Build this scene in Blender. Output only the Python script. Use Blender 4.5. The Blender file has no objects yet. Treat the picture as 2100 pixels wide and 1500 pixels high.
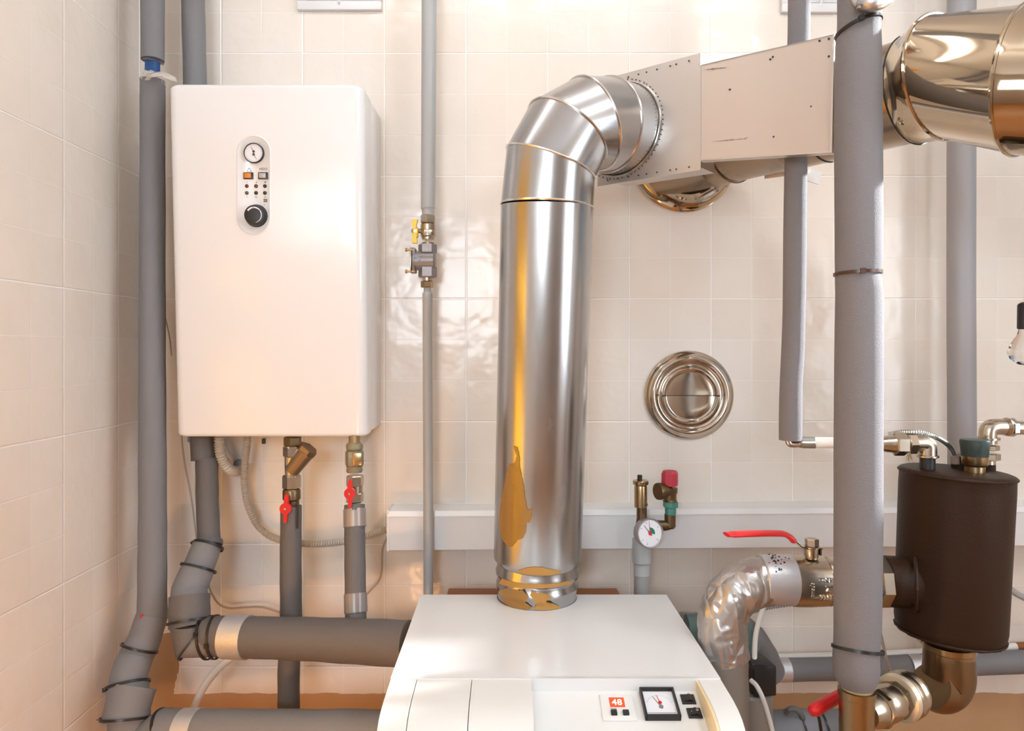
import bpy, bmesh, math, random
from mathutils import Vector, Matrix, noise
random.seed(4)
C = bpy.context.scene.collection
ZC = 1.38; F = 1450.0; WD = 1.732            # camera height, focal length in px, distance of the rear tiled wall
V = Vector
def P(px, py, d): return V(((px-1044)*d/F, d, ZC+(721-py)*d/F))
# ------------------------------------------------------------------ materials
def mat(name, col, rough=.5, metal=0., bump=0., bscale=200., var=0., vscale=8., vcol=None, rvar=0., coat=0., emit=0., ecol=None,
        stretch=None, alpha=None, trans=0., ior=1.45, bdist=.001, spec=.5):
    m = bpy.data.materials.new(name); m.use_nodes = True
    nt = m.node_tree; n = nt.nodes; l = nt.links; b = n['Principled BSDF']
    b.inputs['Base Color'].default_value = (*col, 1); b.inputs['Roughness'].default_value = rough
    b.inputs['Metallic'].default_value = metal; b.inputs['Coat Weight'].default_value = coat
    b.inputs['Transmission Weight'].default_value = trans; b.inputs['IOR'].default_value = ior
    b.inputs['Specular IOR Level'].default_value = spec
    if emit: b.inputs['Emission Color'].default_value = (*(ecol or col), 1); b.inputs['Emission Strength'].default_value = emit
    tc = n.new('ShaderNodeTexCoord'); mp = n.new('ShaderNodeMapping'); l.new(tc.outputs['Object'], mp.inputs[0])
    if stretch: mp.inputs['Scale'].default_value = stretch
    if bump:
        t = n.new('ShaderNodeTexNoise'); t.inputs['Scale'].default_value = bscale; t.inputs['Detail'].default_value = 4
        l.new(mp.outputs[0], t.inputs['Vector'])
        bp = n.new('ShaderNodeBump'); bp.inputs['Strength'].default_value = bump; bp.inputs['Distance'].default_value = bdist
        l.new(t.outputs[0], bp.inputs['Height']); l.new(bp.outputs[0], b.inputs['Normal'])
    if var or rvar:
        t = n.new('ShaderNodeTexNoise'); t.inputs['Scale'].default_value = vscale; t.inputs['Detail'].default_value = 5
        l.new(mp.outputs[0], t.inputs['Vector'])
        r = n.new('ShaderNodeMapRange'); r.inputs[1].default_value = 2.5; r.inputs[2].default_value = .7; l.new(t.outputs[0], r.inputs[0])
        if var:
            mx = n.new('ShaderNodeMix'); mx.data_type = 'RGBA'; l.new(r.outputs[0], mx.inputs[0])
            mx.inputs[6].default_value = (*col, 1); mx.inputs[7].default_value = (*(vcol or [c*(1-var) for c in col]), 1)
            l.new(mx.outputs[2], b.inputs['Base Color'])
        if rvar:
            r2 = n.new('ShaderNodeMapRange'); l.new(t.outputs[0], r2.inputs[0])
            r2.inputs[3].default_value = max(0, rough-rvar); r2.inputs[4].default_value = rough+rvar
            l.new(r2.outputs[0], b.inputs['Roughness'])
    return m
FOAM = mat('grey_foam', (.235,.23,.24), .62, bump=.35, bscale=260, var=.18, vscale=14, bdist=.002)
FOAML = mat('grey_foam_rough', (.225,.208,.212), .7, bump=.6, bscale=650, var=.08, vscale=160, bdist=.003)
FOAMD = mat('dark_foam', (.155,.14,.135), .6, bump=.35, bscale=260, var=.2, vscale=12, bdist=.002)
GPAINT = mat('grey_pipe_paint', (.45,.46,.46), .32, var=.12, vscale=20, bump=.05, bscale=30)
GPVC = mat('grey_plastic_pipe', (.34,.33,.34), .45, var=.06, vscale=5)
STEEL = mat('brushed_steel', (.52,.515,.515), .25, 1, bump=.05, bscale=25, rvar=.07, vscale=12, var=.08, stretch=(1,1,.35), bdist=.002)
STEELP = mat('polished_steel', (.52,.41,.29), .07, 1, bump=.06, bscale=7, rvar=.04, vscale=5, bdist=.004)
STEELD = mat('satin_duct_steel', (.42,.31,.21), .26, 1, bump=.08, bscale=9, var=.2, vscale=7, rvar=.08, bdist=.003)
SHEET = mat('sheet_steel', (.68,.665,.67), .42, 1, bump=.12, bscale=10, var=.14, vscale=9, vcol=(.62,.58,.55), rvar=.12, bdist=.002)
SHEET2 = mat('sheet_steel_heated', (.72,.70,.695), .45, .35, bump=.1, bscale=8, var=.2, vscale=9, vcol=(.60,.52,.46), rvar=.1, bdist=.002)
CAPST = mat('spun_steel', (.60,.53,.45), .13, 1, rvar=.05, vscale=6)
BEAD = mat('steel_seam', (.74,.70,.66), .2, 1)
DOTM = mat('dark_rivet', (.05,.05,.05), .5, .3)
WHITE = mat('white_enamel', (.79,.785,.785), .22, coat=.3)
LIDW = mat('lid_white', (.76,.755,.745), .28, coat=.2)
CREAM = mat('cream_plastic', (.75,.74,.71), .35)
YCREAM = mat('yellowed_plastic', (.80,.66,.42), .45)
PVC = mat('white_pvc', (.80,.79,.79), .35, var=.05, vscale=6)
BLUE = mat('blue_pipe', (.012,.075,.26), .35)
FOIL = mat('foil_tape', (.50,.475,.455), .33, .85, bump=.5, bscale=26, rvar=.08, vscale=18, bdist=.005)
FOILS = mat('silver_tape', (.60,.60,.62), .45, .7, bump=.3, bscale=120, bdist=.002)
TANP = mat('torn_tape', (.55,.50,.45), .6, bump=.6, bscale=60, bdist=.003)
NICKEL = mat('nickel_brass', (.60,.52,.42), .26, 1, bump=.1, bscale=80, var=.15, vscale=20)
BRASS = mat('brass', (.56,.41,.23), .28, 1, bump=.1, bscale=60, var=.3, vscale=25, vcol=(.40,.28,.15))
BRASSD = mat('tarnished_brass', (.36,.24,.13), .38, .9, bump=.2, bscale=60, var=.5, vscale=30)
VERD = mat('verdigris', (.07,.10,.075), .55, .3, bump=.4, bscale=80, var=.7, vscale=50, vcol=(.26,.22,.14))
TEALP = mat('green_putty', (.13,.42,.34), .5, .2, var=.4, vscale=60, bump=.3, bscale=100)
RED = mat('red_plastic', (.62,.018,.02), .3)
REDC = mat('red_cap', (.46,.035,.055), .45)
YEL = mat('yellow_handle', (.88,.55,.01), .35)
BLK = mat('black_plastic', (.018,.016,.016), .4)
TIE = mat('cable_tie_black', (.02,.016,.014), .35)
BROWNT = mat('brown_tank_paint', (.016,.009,.006), .45, bump=.35, bscale=300, var=.5, vscale=70, vcol=(.030,.014,.007), bdist=.0015, spec=.18)
GASG = mat('grey_cast', (.27,.25,.25), .4, .35, bump=.25, bscale=160)
CONDM = mat('conduit_plastic', (.50,.44,.37), .4)
CONDG = mat('conduit_grey', (.40,.39,.36), .4)
HOSE = mat('white_hose', (.80,.76,.70), .35)
WIRE = mat('beige_wire', (.45,.38,.30), .5)
SPRG = mat('steel_braid', (.45,.46,.42), .3, .9)
DIAL = mat('dial_face', (.78,.77,.79), .3)
INK = mat('print_ink', (.05,.05,.06), .5)
LEDR = mat('led_lens_dark_red', (.10,.02,.025), .25)
LEDG = mat('led_lens_dark_green', (.07,.085,.05), .25)
ORANGE = mat('orange_button', (.75,.22,.02), .35)
GREYB = mat('grey_button', (.46,.41,.40), .35)
DISP = mat('red_display', (.75,.07,.03), .3, emit=.35, ecol=(1,.08,.03))
DIGIT = mat('lit_digits', (1,.8,.6), .3, emit=1.2, ecol=(1,.75,.5))
TEAL = mat('teal_casting', (.12,.19,.18), .5, bump=.2)
PUMPG = mat('pump_grey', (.28,.25,.22), .5, bump=.15)
FIBRE = mat('hemp_fibre', (.35,.25,.14), .8)
STAINY = mat('amber_sealant', (.56,.27,.02), .28, bump=.5, bscale=40, var=.6, vscale=22, vcol=(.34,.17,.035), bdist=.004, coat=.4)
STAINO = mat('olive_residue', (.42,.33,.14), .35, bump=.35, bscale=50, var=.5, vscale=20, vcol=(.46,.24,.06), bdist=.003)
RUST = mat('rusty_sheet', (.50,.45,.42), .5, .3, var=.9, vscale=14, vcol=(.30,.11,.04))
GLASS = mat('clear_glass', (1,1,1), .02, trans=1.)
FROST = None
def crumple(m, scale, strength, dist, stretch):
    nt = m.node_tree; n = nt.nodes; l = nt.links; b = n['Principled BSDF']; tc = n.new('ShaderNodeTexCoord')
    mp = n.new('ShaderNodeMapping'); mp.inputs['Scale'].default_value = stretch; mp.inputs['Rotation'].default_value = (0,.7,0); l.new(tc.outputs['Object'], mp.inputs[0])
    ns = n.new('ShaderNodeTexNoise'); ns.inputs['Scale'].default_value = 12; l.new(mp.outputs[0], ns.inputs['Vector'])
    ad = n.new('ShaderNodeVectorMath'); ad.operation = 'MULTIPLY_ADD'; l.new(ns.outputs['Color'], ad.inputs[0]); ad.inputs[1].default_value = (.06,.06,.06); l.new(mp.outputs[0], ad.inputs[2])
    v = n.new('ShaderNodeTexVoronoi'); v.feature = 'DISTANCE_TO_EDGE'; v.inputs['Scale'].default_value = scale; l.new(ad.outputs[0], v.inputs['Vector'])
    bp = n.new('ShaderNodeBump'); bp.inputs['Strength'].default_value = strength; bp.inputs['Distance'].default_value = dist; l.new(v.outputs['Distance'], bp.inputs['Height']); l.new(bp.outputs[0], b.inputs['Normal'])
crumple(FOIL, 26, .9, .012, (1,1,.45))
def tile_mat(name, axis, phase, par_even, plaster=True):
    m = bpy.data.materials.new(name); m.use_nodes = True
    nt = m.node_tree; N = nt.nodes; L = nt.links; b = N['Principled BSDF']
    tc = N.new('ShaderNodeTexCoord'); sp = N.new('ShaderNodeSeparateXYZ'); L.new(tc.outputs['Object'], sp.inputs[0])
    def M(op, a, bb=0., c=None, clamp=False):
        x = N.new('ShaderNodeMath'); x.operation = op; x.use_clamp = clamp
        for i, q in enumerate((a, bb, c)):
            if q is None: continue
            if isinstance(q, (int, float)): x.inputs[i].default_value = q
            else: L.new(q, x.inputs[i])
        return x.outputs[0]
    def line(co, ph, per, w):
        q = M('DIVIDE', M('SUBTRACT', co, ph), per); fr = M('FRACT', q)
        dd = M('MULTIPLY', M('MINIMUM', fr, M('SUBTRACT', 1., fr)), per)
        s = N.new('ShaderNodeMapRange'); s.interpolation_type = 'SMOOTHSTEP'; L.new(dd, s.inputs[0])
        s.inputs[1].default_value = w*.45; s.inputs[2].default_value = w; s.inputs[3].default_value = 1; s.inputs[4].default_value = 0
        return s.outputs[0], M('FLOOR', q)
    h = sp.outputs[axis]; z = sp.outputs[2]; z0 = ZC+108/837.
    h1, hi = line(h, phase, .1, .0016); h2, _ = line(h, phase, .2, .0028)
    v1, vi = line(z, z0, .10025, .0016); v2, _ = line(z, z0, .30075, .0028)
    minor = M('MAXIMUM', h1, v1); major = M('MAXIMUM', h2, v2)
    # hand-made feel: each pressed square has its own tone, plus cloudy glaze
    cmb = N.new('ShaderNodeCombineXYZ'); L.new(hi, cmb.inputs[0]); L.new(vi, cmb.inputs[1])
    wn = N.new('ShaderNodeTexWhiteNoise'); wn.noise_dimensions = '2D'; L.new(cmb.outputs[0], wn.inputs[0])
    cl = N.new('ShaderNodeTexNoise'); cl.inputs['Scale'].default_value = 11; cl.inputs['Detail'].default_value = 4; L.new(tc.outputs['Object'], cl.inputs[0])
    k = M('ADD', M('MULTIPLY', wn.outputs[0], .45), M('MULTIPLY', cl.outputs[0], .75), clamp=True)
    mx = N.new('ShaderNodeMix'); mx.data_type = 'RGBA'; L.new(k, mx.inputs[0])
    mx.inputs[6].default_value = (.85,.79,.725,1); mx.inputs[7].default_value = (.80,.72,.635,1)
    m2 = N.new('ShaderNodeMix'); m2.data_type = 'RGBA'; L.new(M('ADD', M('MULTIPLY', minor, .42), M('MULTIPLY', major, .58), clamp=True), m2.inputs[0])
    L.new(mx.outputs[2], m2.inputs[6]); m2.inputs[7].default_value = (.95,.92,.87,1)
    out = m2.outputs[2]
    hgt = M('SUBTRACT', 0., M('ADD', M('MULTIPLY', minor, .35), M('MULTIPLY', major, .9)))
    nz = N.new('ShaderNodeTexNoise'); nz.inputs['Scale'].default_value = 16; nz.inputs['Detail'].default_value = 2; L.new(tc.outputs['Object'], nz.inputs[0])
    hgt = M('ADD', hgt, M('MULTIPLY', nz.outputs[0], 2.6))
    bp = N.new('ShaderNodeBump'); bp.inputs['Strength'].default_value = .55; bp.inputs['Distance'].default_value = .0022
    L.new(hgt, bp.inputs['Height']); L.new(bp.outputs[0], b.inputs['Normal'])
    rough = .19; b.inputs['Specular IOR Level'].default_value = .42
    if plaster:                                   # bare render below the last tile course, with a ragged piece by the corner
        nn = N.new('ShaderNodeTexNoise'); nn.inputs['Scale'].default_value = 14; nn.inputs['Detail'].default_value = 4; L.new(tc.outputs['Object'], nn.inputs[0])
        wob = M('MULTIPLY', M('SUBTRACT', nn.outputs[0], .5), .05)
        low = M('LESS_THAN', M('ADD', z, M('MULTIPLY', wob, .25)), ZC-.838)
        crn = M('MULTIPLY', M('LESS_THAN', M('ADD', z, wob), ZC-.69), M('LESS_THAN', M('ADD', h, wob), -.812))
        sel = M('MAXIMUM', low, crn)
        L.new(M('MULTIPLY', hgt, M('SUBTRACT', 1., sel)), bp.inputs['Height'])
        m3 = N.new('ShaderNodeMix'); m3.data_type = 'RGBA'; L.new(sel, m3.inputs[0]); L.new(out, m3.inputs[6])
        pc = N.new('ShaderNodeMix'); pc.data_type = 'RGBA'; L.new(cl.outputs[0], pc.inputs[0]); pc.inputs[6].default_value = (.46,.27,.13,1); pc.inputs[7].default_value = (.56,.36,.20,1)
        L.new(pc.outputs[2], m3.inputs[7]); out = m3.outputs[2]
        L.new(M('ADD', M('MULTIPLY', sel, .6), rough), b.inputs['Roughness'])
    else: b.inputs['Roughness'].default_value = rough
    L.new(out, b.inputs['Base Color'])
    return m
# ------------------------------------------------------------------ mesh helpers
def frame(n, ref=None):
    n = n.normalized()
    if ref is None or abs(ref.normalized().dot(n)) > .98: ref = V((0,0,1)) if abs(n.z) < .9 else V((0,1,0))
    u = (ref - n*ref.dot(n)).normalized(); return u, n.cross(u)
def ring(bm, c, u, v, r, seg, r2=None):
    r2 = r2 or r
    return [bm.verts.new(c + u*(r*math.cos(2*math.pi*i/seg)) + v*(r2*math.sin(2*math.pi*i/seg))) for i in range(seg)]
def bridge(bm, a, b):
    n = len(a)
    for i in range(n): bm.faces.new((a[i], a[(i+1) % n], b[(i+1) % n], b[i]))
def lathe(bm, A, d, prof, seg=40, caps=True, ref=None):
    """surface of revolution about the line from A along d; prof = [(height, radius)]"""
    d = d.normalized(); u, v = frame(d, ref); prev = None; first = None
    for h, r in prof:
        if r < 1e-6:
            cur = bm.verts.new(A+d*h)
            if prev is not None:
                for i in range(seg): bm.faces.new((prev[i], prev[(i+1) % seg], cur))
            prev = cur; continue
        cur = ring(bm, A+d*h, u, v, r, seg)
        if prev is not None:
            if isinstance(prev, list): bridge(bm, prev, cur)
            else:
                for i in range(seg): bm.faces.new((prev, cur[i], cur[(i+1) % seg]))
        if first is None: first = cur
        prev = cur
    if caps:
        if isinstance(first, list) and prof[0][1] > 1e-6: bm.faces.new(list(reversed(first)))
        if isinstance(prev, list): bm.faces.new(prev)
    return bm
def cyl(bm, A, B, r, r2=None, seg=32, ch=0.):
    L = (B-A).length; r2 = r if r2 is None else r2
    if ch: return lathe(bm, A, B-A, [(0, r-ch), (ch, r), (L-ch, r2), (L, r2-ch)], seg)
    return lathe(bm, A, B-A, [(0, r), (L, r2)], seg)
def spline(pts, n):
    pts = [V(p) for p in pts]; Q = [pts[0]*2-pts[1]] + pts + [pts[-1]*2-pts[-2]]; out = []
    m = len(pts)-1
    for i in range(m):
        a, b, c, d = Q[i:i+4]
        for k in range(n):
            t = k/n
            out.append(.5*((2*b)+(c-a)*t+(2*a-5*b+4*c-d)*t*t+(3*b-a-3*c+d)*t**3))
    out.append(pts[-1]); return out
def tube(bm, pts, r, seg=16, caps=True):
    """sweep a circle along pts; r is a number or a function of (index, count)"""
    n = len(pts); u = None; prev = None
    for i, p in enumerate(pts):
        t = (pts[min(i+1, n-1)]-pts[max(i-1, 0)]).normalized()
        if u is None: u, v = frame(t)
        else:
            u = (u-t*u.dot(t)).normalized(); v = t.cross(u)
        rr = r(i, n) if callable(r) else (r[i] if isinstance(r, (list, tuple)) else r)
        cur = ring(bm, p, u, v, rr, seg)
        if prev: bridge(bm, prev, cur)
        elif caps: bm.faces.new(list(reversed(cur)))
        prev = cur
    if caps: bm.faces.new(prev)
    return bm
def loft(bm, rings, seg=56, caps=False, ref=V((0,-1,0))):
    """rings = [(centre, normal, radius)] possibly tilted like mitre joints"""
    u = None; prev = None
    for c, n, r in rings:
        n = n.normalized()
        if u is None: u, v = frame(n, ref)
        else: u = (u-n*u.dot(n)).normalized(); v = n.cross(u)
        cur = ring(bm, c, u, v, r, seg)
        if prev: bridge(bm, prev, cur)
        elif caps: bm.faces.new(list(reversed(cur)))
        prev = cur
    if caps: bm.faces.new(prev)
    return bm
def boxm(bm, c, s, rot=None, bev=0., segs=2):
    g = bmesh.ops.create_cube(bm, size=1.); vs = g['verts']
    bmesh.ops.scale(bm, vec=V(s), verts=vs)
    if bev:
        es = list({e for v in vs for e in v.link_edges})
        g = bmesh.ops.bevel(bm, geom=es, offset=bev, segments=segs, affect='EDGES', profile=.5)
        vs = list({v for f in g['faces'] for v in f.verts} | {v for v in vs if v.is_valid})
    if rot is not None: bmesh.ops.transform(bm, matrix=rot.to_4x4() if isinstance(rot, Matrix) else rot, verts=vs)
    bmesh.ops.translate(bm, vec=c, verts=vs); return bm
def basis(x, y, z): return Matrix((x, y, z)).transposed()
def hexn(bm, A, d, R, h, ch=.12, rot=0., n=6):
    d = d.normalized(); u, v = frame(d); rs = []
    for t, r in ((0, R*(1-ch)), (h*.1, R), (h*.9, R), (h, R*(1-ch))):
        rs.append([bm.verts.new(A+d*t+u*(r*math.cos(rot+2*math.pi*i/n))+v*(r*math.sin(rot+2*math.pi*i/n))) for i in range(n)])
    for a, b in zip(rs, rs[1:]): bridge(bm, a, b)
    bm.faces.new(list(reversed(rs[0]))); bm.faces.new(rs[-1]); return bm
def poly(bm, pts, ext):
    """extrude the planar polygon pts along vector ext"""
    a = [bm.verts.new(p) for p in pts]; b = [bm.verts.new(p+ext) for p in pts]
    bm.faces.new(list(reversed(a))); bm.faces.new(b); bridge(bm, a, b); return bm
def obj(name, bm, m, parent=None, loc=None, smooth=True, ang=.55):
    """link one bmesh (world coordinates) as ONE mesh object, relative to its thing's origin"""
    bmesh.ops.recalc_face_normals(bm, faces=bm.faces)
    if smooth:
        for f in bm.faces: f.smooth = True
        for e in bm.edges:
            if len(e.link_faces) == 2 and e.calc_face_angle(0) > ang: e.smooth = False
    L = V(loc) if loc is not None else (V(parent['o']) if parent is not None else V((0,0,0)))
    me = bpy.data.meshes.new(name); bmesh.ops.translate(bm, vec=-L, verts=bm.verts); bm.to_mesh(me); bm.free()
    me.materials.append(m); o = bpy.data.objects.new(name, me); C.objects.link(o)
    if parent is not None: o.parent = parent; o['o'] = tuple(L)
    else: o.location = L; o['o'] = tuple(L)
    return o
def B(): return bmesh.new()
def tag(o, label, cat, group=None):
    o['label'] = label; o['category'] = cat
    if group: o['group'] = group
    return o
def thing(name, label, cat, loc, group=None):
    o = bpy.data.objects.new(name, None); C.objects.link(o); o.location = loc; o['o'] = tuple(loc); o.empty_display_size = .05
    return tag(o, label, cat, group)
def struct(name, bm, m, parent=None, smooth=False):
    o = obj(name, bm, m, parent, smooth=smooth)
    if parent is None: o['kind'] = 'structure'
    return o
def text(name, s, size, c, x, y, m, parent, ext=.0003, wrap=None):
    cu = bpy.data.curves.new('t', 'FONT'); cu.body = s; cu.size = size; cu.extrude = ext; cu.align_x = 'CENTER'; cu.align_y = 'CENTER'; cu.resolution_u = 2
    to = bpy.data.objects.new('t', cu); C.objects.link(to); bpy.context.view_layer.update()
    me = bpy.data.meshes.new_from_object(to); bm = B(); bm.from_mesh(me); bpy.data.objects.remove(to); bpy.data.meshes.remove(me); bpy.data.curves.remove(cu)
    x = x.normalized(); y = y.normalized(); z = x.cross(y)
    for v in bm.verts:
        v.co = wrap(v.co) if wrap else c + x*v.co.x + y*v.co.y + z*v.co.z
    return obj(name, bm, m, parent, smooth=False)
def tie(c, ax, R, parent, ha=-90., tail=.006, w=.0045, m=None, ref=None):
    """cable tie: flat strap with a square head and cut tail"""
    ax = ax.normalized(); bm = B(); t = .0018; R += .0014; w *= 1.15
    lathe(bm, c-ax*w/2, ax, [(0, R-.001), (0, R+t), (w, R+t), (w, R-.001)], 40, caps=False)
    u, v = frame(ax, V((1,0,0))); a = math.radians(ha); rd = u*math.cos(a)+v*math.sin(a)
    boxm(bm, c+rd*(R+.003), (.008, .006, .008), basis(ax.cross(rd), rd, ax))
    if tail: boxm(bm, c+rd*(R+.004+tail/2), (.0035, tail, .0014), basis(ax.cross(rd), rd, ax))
    return obj('cable_tie', bm, m or TIE, parent)
def wavy(r, k=.02, f=3.):
    return lambda i, n: r*(1+k*math.sin(i*f)+k*.6*math.sin(i*f*2.3+1))
def seg(a, b, n): return [a.lerp(b, i/n) for i in range(n+1)]
def corr(bm, pts, r, pitch=.0035, depth=.0013, sg=14):
    """ribbed conduit along pts"""
    out = [pts[0]]; acc = 0
    dense = spline(pts, 60)
    L = 0; step = pitch/2; last = dense[0]; res = [dense[0]]
    for p in dense[1:]:
        L += (p-last).length; last = p
        if L >= step: res.append(p); L = 0
    return tube(bm, res, lambda i, n: r if i % 2 else r-depth, sg)
# ================================================================== the room
XL, XR, YR, ZT = -.9066, 1.62, -1.75, 2.62
TB = tile_mat('tile_rear_wall', 0, .295, True)
TL = tile_mat('tile_left_wall', 1, 1.639, True, plaster=False)
TR = tile_mat('tile_side_wall', 1, .05, True, plaster=False)
bm = B(); boxm(bm, V(((XL+XR)/2, WD+.05, ZT/2)), (XR-XL+.2, .1, ZT)); struct('wall_rear', bm, TB)
bm = B(); boxm(bm, V((XL-.05, (YR+WD)/2, ZT/2)), (.1, WD-YR, ZT)); struct('wall_left', bm, TL)
W2 = (1.14, 1.71, 1.50, 2.50)                  # side window by the rear corner: y0, y1, z0, z1
bm = B(); boxm(bm, V((XR+.05, (YR+WD)/2, W2[2]/2)), (.1, WD-YR, W2[2])); boxm(bm, V((XR+.05, (YR+WD)/2, (W2[3]+ZT)/2)), (.1, WD-YR, ZT-W2[3]))
boxm(bm, V((XR+.05, (W2[0]+YR)/2, (W2[2]+W2[3])/2)), (.1, W2[0]-YR, W2[3]-W2[2])); boxm(bm, V((XR+.05, (W2[1]+WD)/2, (W2[2]+W2[3])/2)), (.1, WD-W2[1], W2[3]-W2[2])); struct('wall_right', bm, TR)
wx0, wx1, wz0, wz1 = -.86, -.02, 1.42, 2.22
PLW = mat('white_wall_paint', (.50,.42,.35), .6)
bm = B(); boxm(bm, V(((XL+wx0)/2-.05, YR-.05, ZT/2)), (wx0-XL+.1, .1, ZT)); boxm(bm, V(((XR+wx1)/2+.05, YR-.05, ZT/2)), (XR-wx1+.1, .1, ZT))
boxm(bm, V(((wx0+wx1)/2, YR-.05, wz0/2)), (wx1-wx0, .1, wz0)); boxm(bm, V(((wx0+wx1)/2, YR-.05, (wz1+ZT)/2)), (wx1-wx0, .1, ZT-wz1)); struct('wall_front', bm, PLW)
FLM = mat('terracotta_floor', (.64,.29,.10), .4, var=.2, vscale=3, bump=.1)
bm = B(); boxm(bm, V(((XL+XR)/2, 0, -.05)), (XR-XL+.2, 3.7, .1)); struct('floor', bm, FLM)
bm = B(); boxm(bm, V(((XL+XR)/2, 0, ZT+.05)), (XR-XL+.2, 3.7, .1)); struct('ceiling', bm, mat('ceiling_paint', (.86,.85,.84), .7))
DAY = mat('daylight_pane', (1,1,1), .5, emit=14., ecol=(.80,.90,1))
FRM = mat('window_frame_white', (.8,.8,.79), .4)
bm = B(); boxm(bm, V(((wx0+wx1)/2, YR-.07, (wz0+wz1)/2)), (wx1-wx0, .01, wz1-wz0)); w1 = struct('window_1', bm, DAY)
bm = B()
for x in (wx0+.02, (wx0+wx1)/2, wx1-.02): boxm(bm, V((x, YR-.045, (wz0+wz1)/2)), (.045, .04, wz1-wz0))
for z in (wz0+.02, wz1-.02): boxm(bm, V(((wx0+wx1)/2, YR-.045, z)), (wx1-wx0, .04, .045))
obj('window_frame', bm, FRM, w1, smooth=False)
bm = B()
for y in (W2[0]+.012, W2[1]-.012): boxm(bm, V((XR+.07, y, (W2[2]+W2[3])/2)), (.04, .024, W2[3]-W2[2]))
for z in (W2[2]+.012, W2[3]-.012): boxm(bm, V((XR+.07, (W2[0]+W2[1])/2, z)), (.04, W2[1]-W2[0], .024))
struct('window_2', bm, FRM)
bm = B(); boxm(bm, V((XR-.015, -.95, 1.02)), (.03, .85, 2.04), bev=.004); d2_ = struct('added_reflector_door', bm, mat('brown_reflector', (.30,.15,.06), .35, var=.3, vscale=4, stretch=(1,6,.4)))  # unseen brown surface added so the polished duct mirrors a warm tone
bm = B(); lathe(bm, V((XR-.03, -.6, 1.0)), V((-1,0,0)), [(0,.02),(.006,.02),(.008,.008),(.04,.008),(.045,.022),(.06,.02),(.065,0)], 20, False); obj('door_handle', bm, NICKEL, d2_)
DAY3 = mat('daylight_pane_side', (1,1,1), .5, emit=6., ecol=(.78,.89,1))
bm = B(); boxm(bm, V((XR-.005, .25, 1.5)), (.01, .7, 1.0)); w3 = struct('window_3', bm, DAY3)
bm = B()
for y in (-.09, .25, .59): boxm(bm, V((XR-.02, y, 1.5)), (.03, .045, 1.045))
for z in (1.0, 2.0): boxm(bm, V((XR-.02, .25, z)), (.03, .7, .045))
obj('window_frame', bm, FRM, w3, smooth=False)
sl = bpy.data.lights.new('sun', 'SUN'); sl.energy = 9.; sl.angle = math.radians(2.5); sl.color = (.90,.95,1.)
so = bpy.data.objects.new('sun', sl); C.objects.link(so); so.rotation_euler = V((-.9,-.20,-.335)).to_track_quat('-Z','Y').to_euler()
# yellow painted door on the left wall, beyond the frame; the steel flue mirrors it
YD = mat('yellow_door_paint', (.96,.48,.03), .3)
bm = B(); boxm(bm, V((XL+.015, .92, 1.02)), (.03, .60, 2.04), bev=.004); d1 = struct('door_1', bm, YD)
bm = B(); lathe(bm, V((XL+.03, .70, 1.0)), V((1,0,0)), [(0,.02),(.006,.02),(.008,.008),(.04,.008),(.045,.022),(.06,.02),(.065,0)], 20, False); obj('door_handle', bm, NICKEL, d1)
# unseen fill light added on the ceiling to brighten the walls
t = thing('added_ceiling_fill', 'added round white fill light on the ceiling, out of view', 'light', V((.9, .25, ZT)))
bm = B(); lathe(bm, V((.9,.25,ZT)), V((0,0,-1)), [(0,.17),(.03,.17),(.03,.155)], 32, False); obj('fill_base', bm, FRM, t)
FILLGLOW = mat('ceiling_fill_glow', (1,1,1), .5, emit=34., ecol=(.92,.96,1))
bm = B(); lathe(bm, V((.9,.25,ZT-.03)), V((0,0,-1)), [(0,.155),(.03,.145),(.05,.10),(.06,0)], 32, False); obj('diffuser', bm, FILLGLOW, t)
t = thing('added_warm_fill', 'added small warm fill light on a stand low at the left, out of view', 'lamp', V((-.25, .62, 0)))  # added out of view as warm fill for the lower wall
bm = B(); lathe(bm, V((-.25,.62,0)), V((0,0,1)), [(0,.10),(.012,.10),(.018,.02),(.45,.012)], 24); obj('stand', bm, BLK, t)
bm = B(); lathe(bm, V((-.25,.60,.50)), V((-.12,1,.30)), [(-.03,.02),(0,.05),(.06,.07)], 28, False); obj('fill_shade', bm, BLK, t)
bm = B(); bmesh.ops.create_icosphere(bm, subdivisions=3, radius=.03); bmesh.ops.translate(bm, vec=V((-.25,.64,.514)), verts=bm.verts); obj('bulb', bm, mat('warm_fill_glow', (1,1,1), .5, emit=190., ecol=(1,.50,.20)), t)
t = thing('added_strip_fill', 'added long white fill light on the ceiling above the tiled wall, out of view', 'light', V((0, 1.15, ZT)))  # added strip, unseen, makes the tiled wall brighter towards the top
bm = B(); boxm(bm, V((.1,1.15,ZT-.02)), (1.5,.07,.04), bev=.004); obj('fill_base', bm, FRM, t)
bm = B(); cyl(bm, V((-.62,1.15,ZT-.06)), V((.82,1.15,ZT-.06)), .016, seg=16); obj('tube', bm, mat('strip_fill_glow', (1,1,1), .5, emit=12., ecol=(.93,.97,1)), t)
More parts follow.
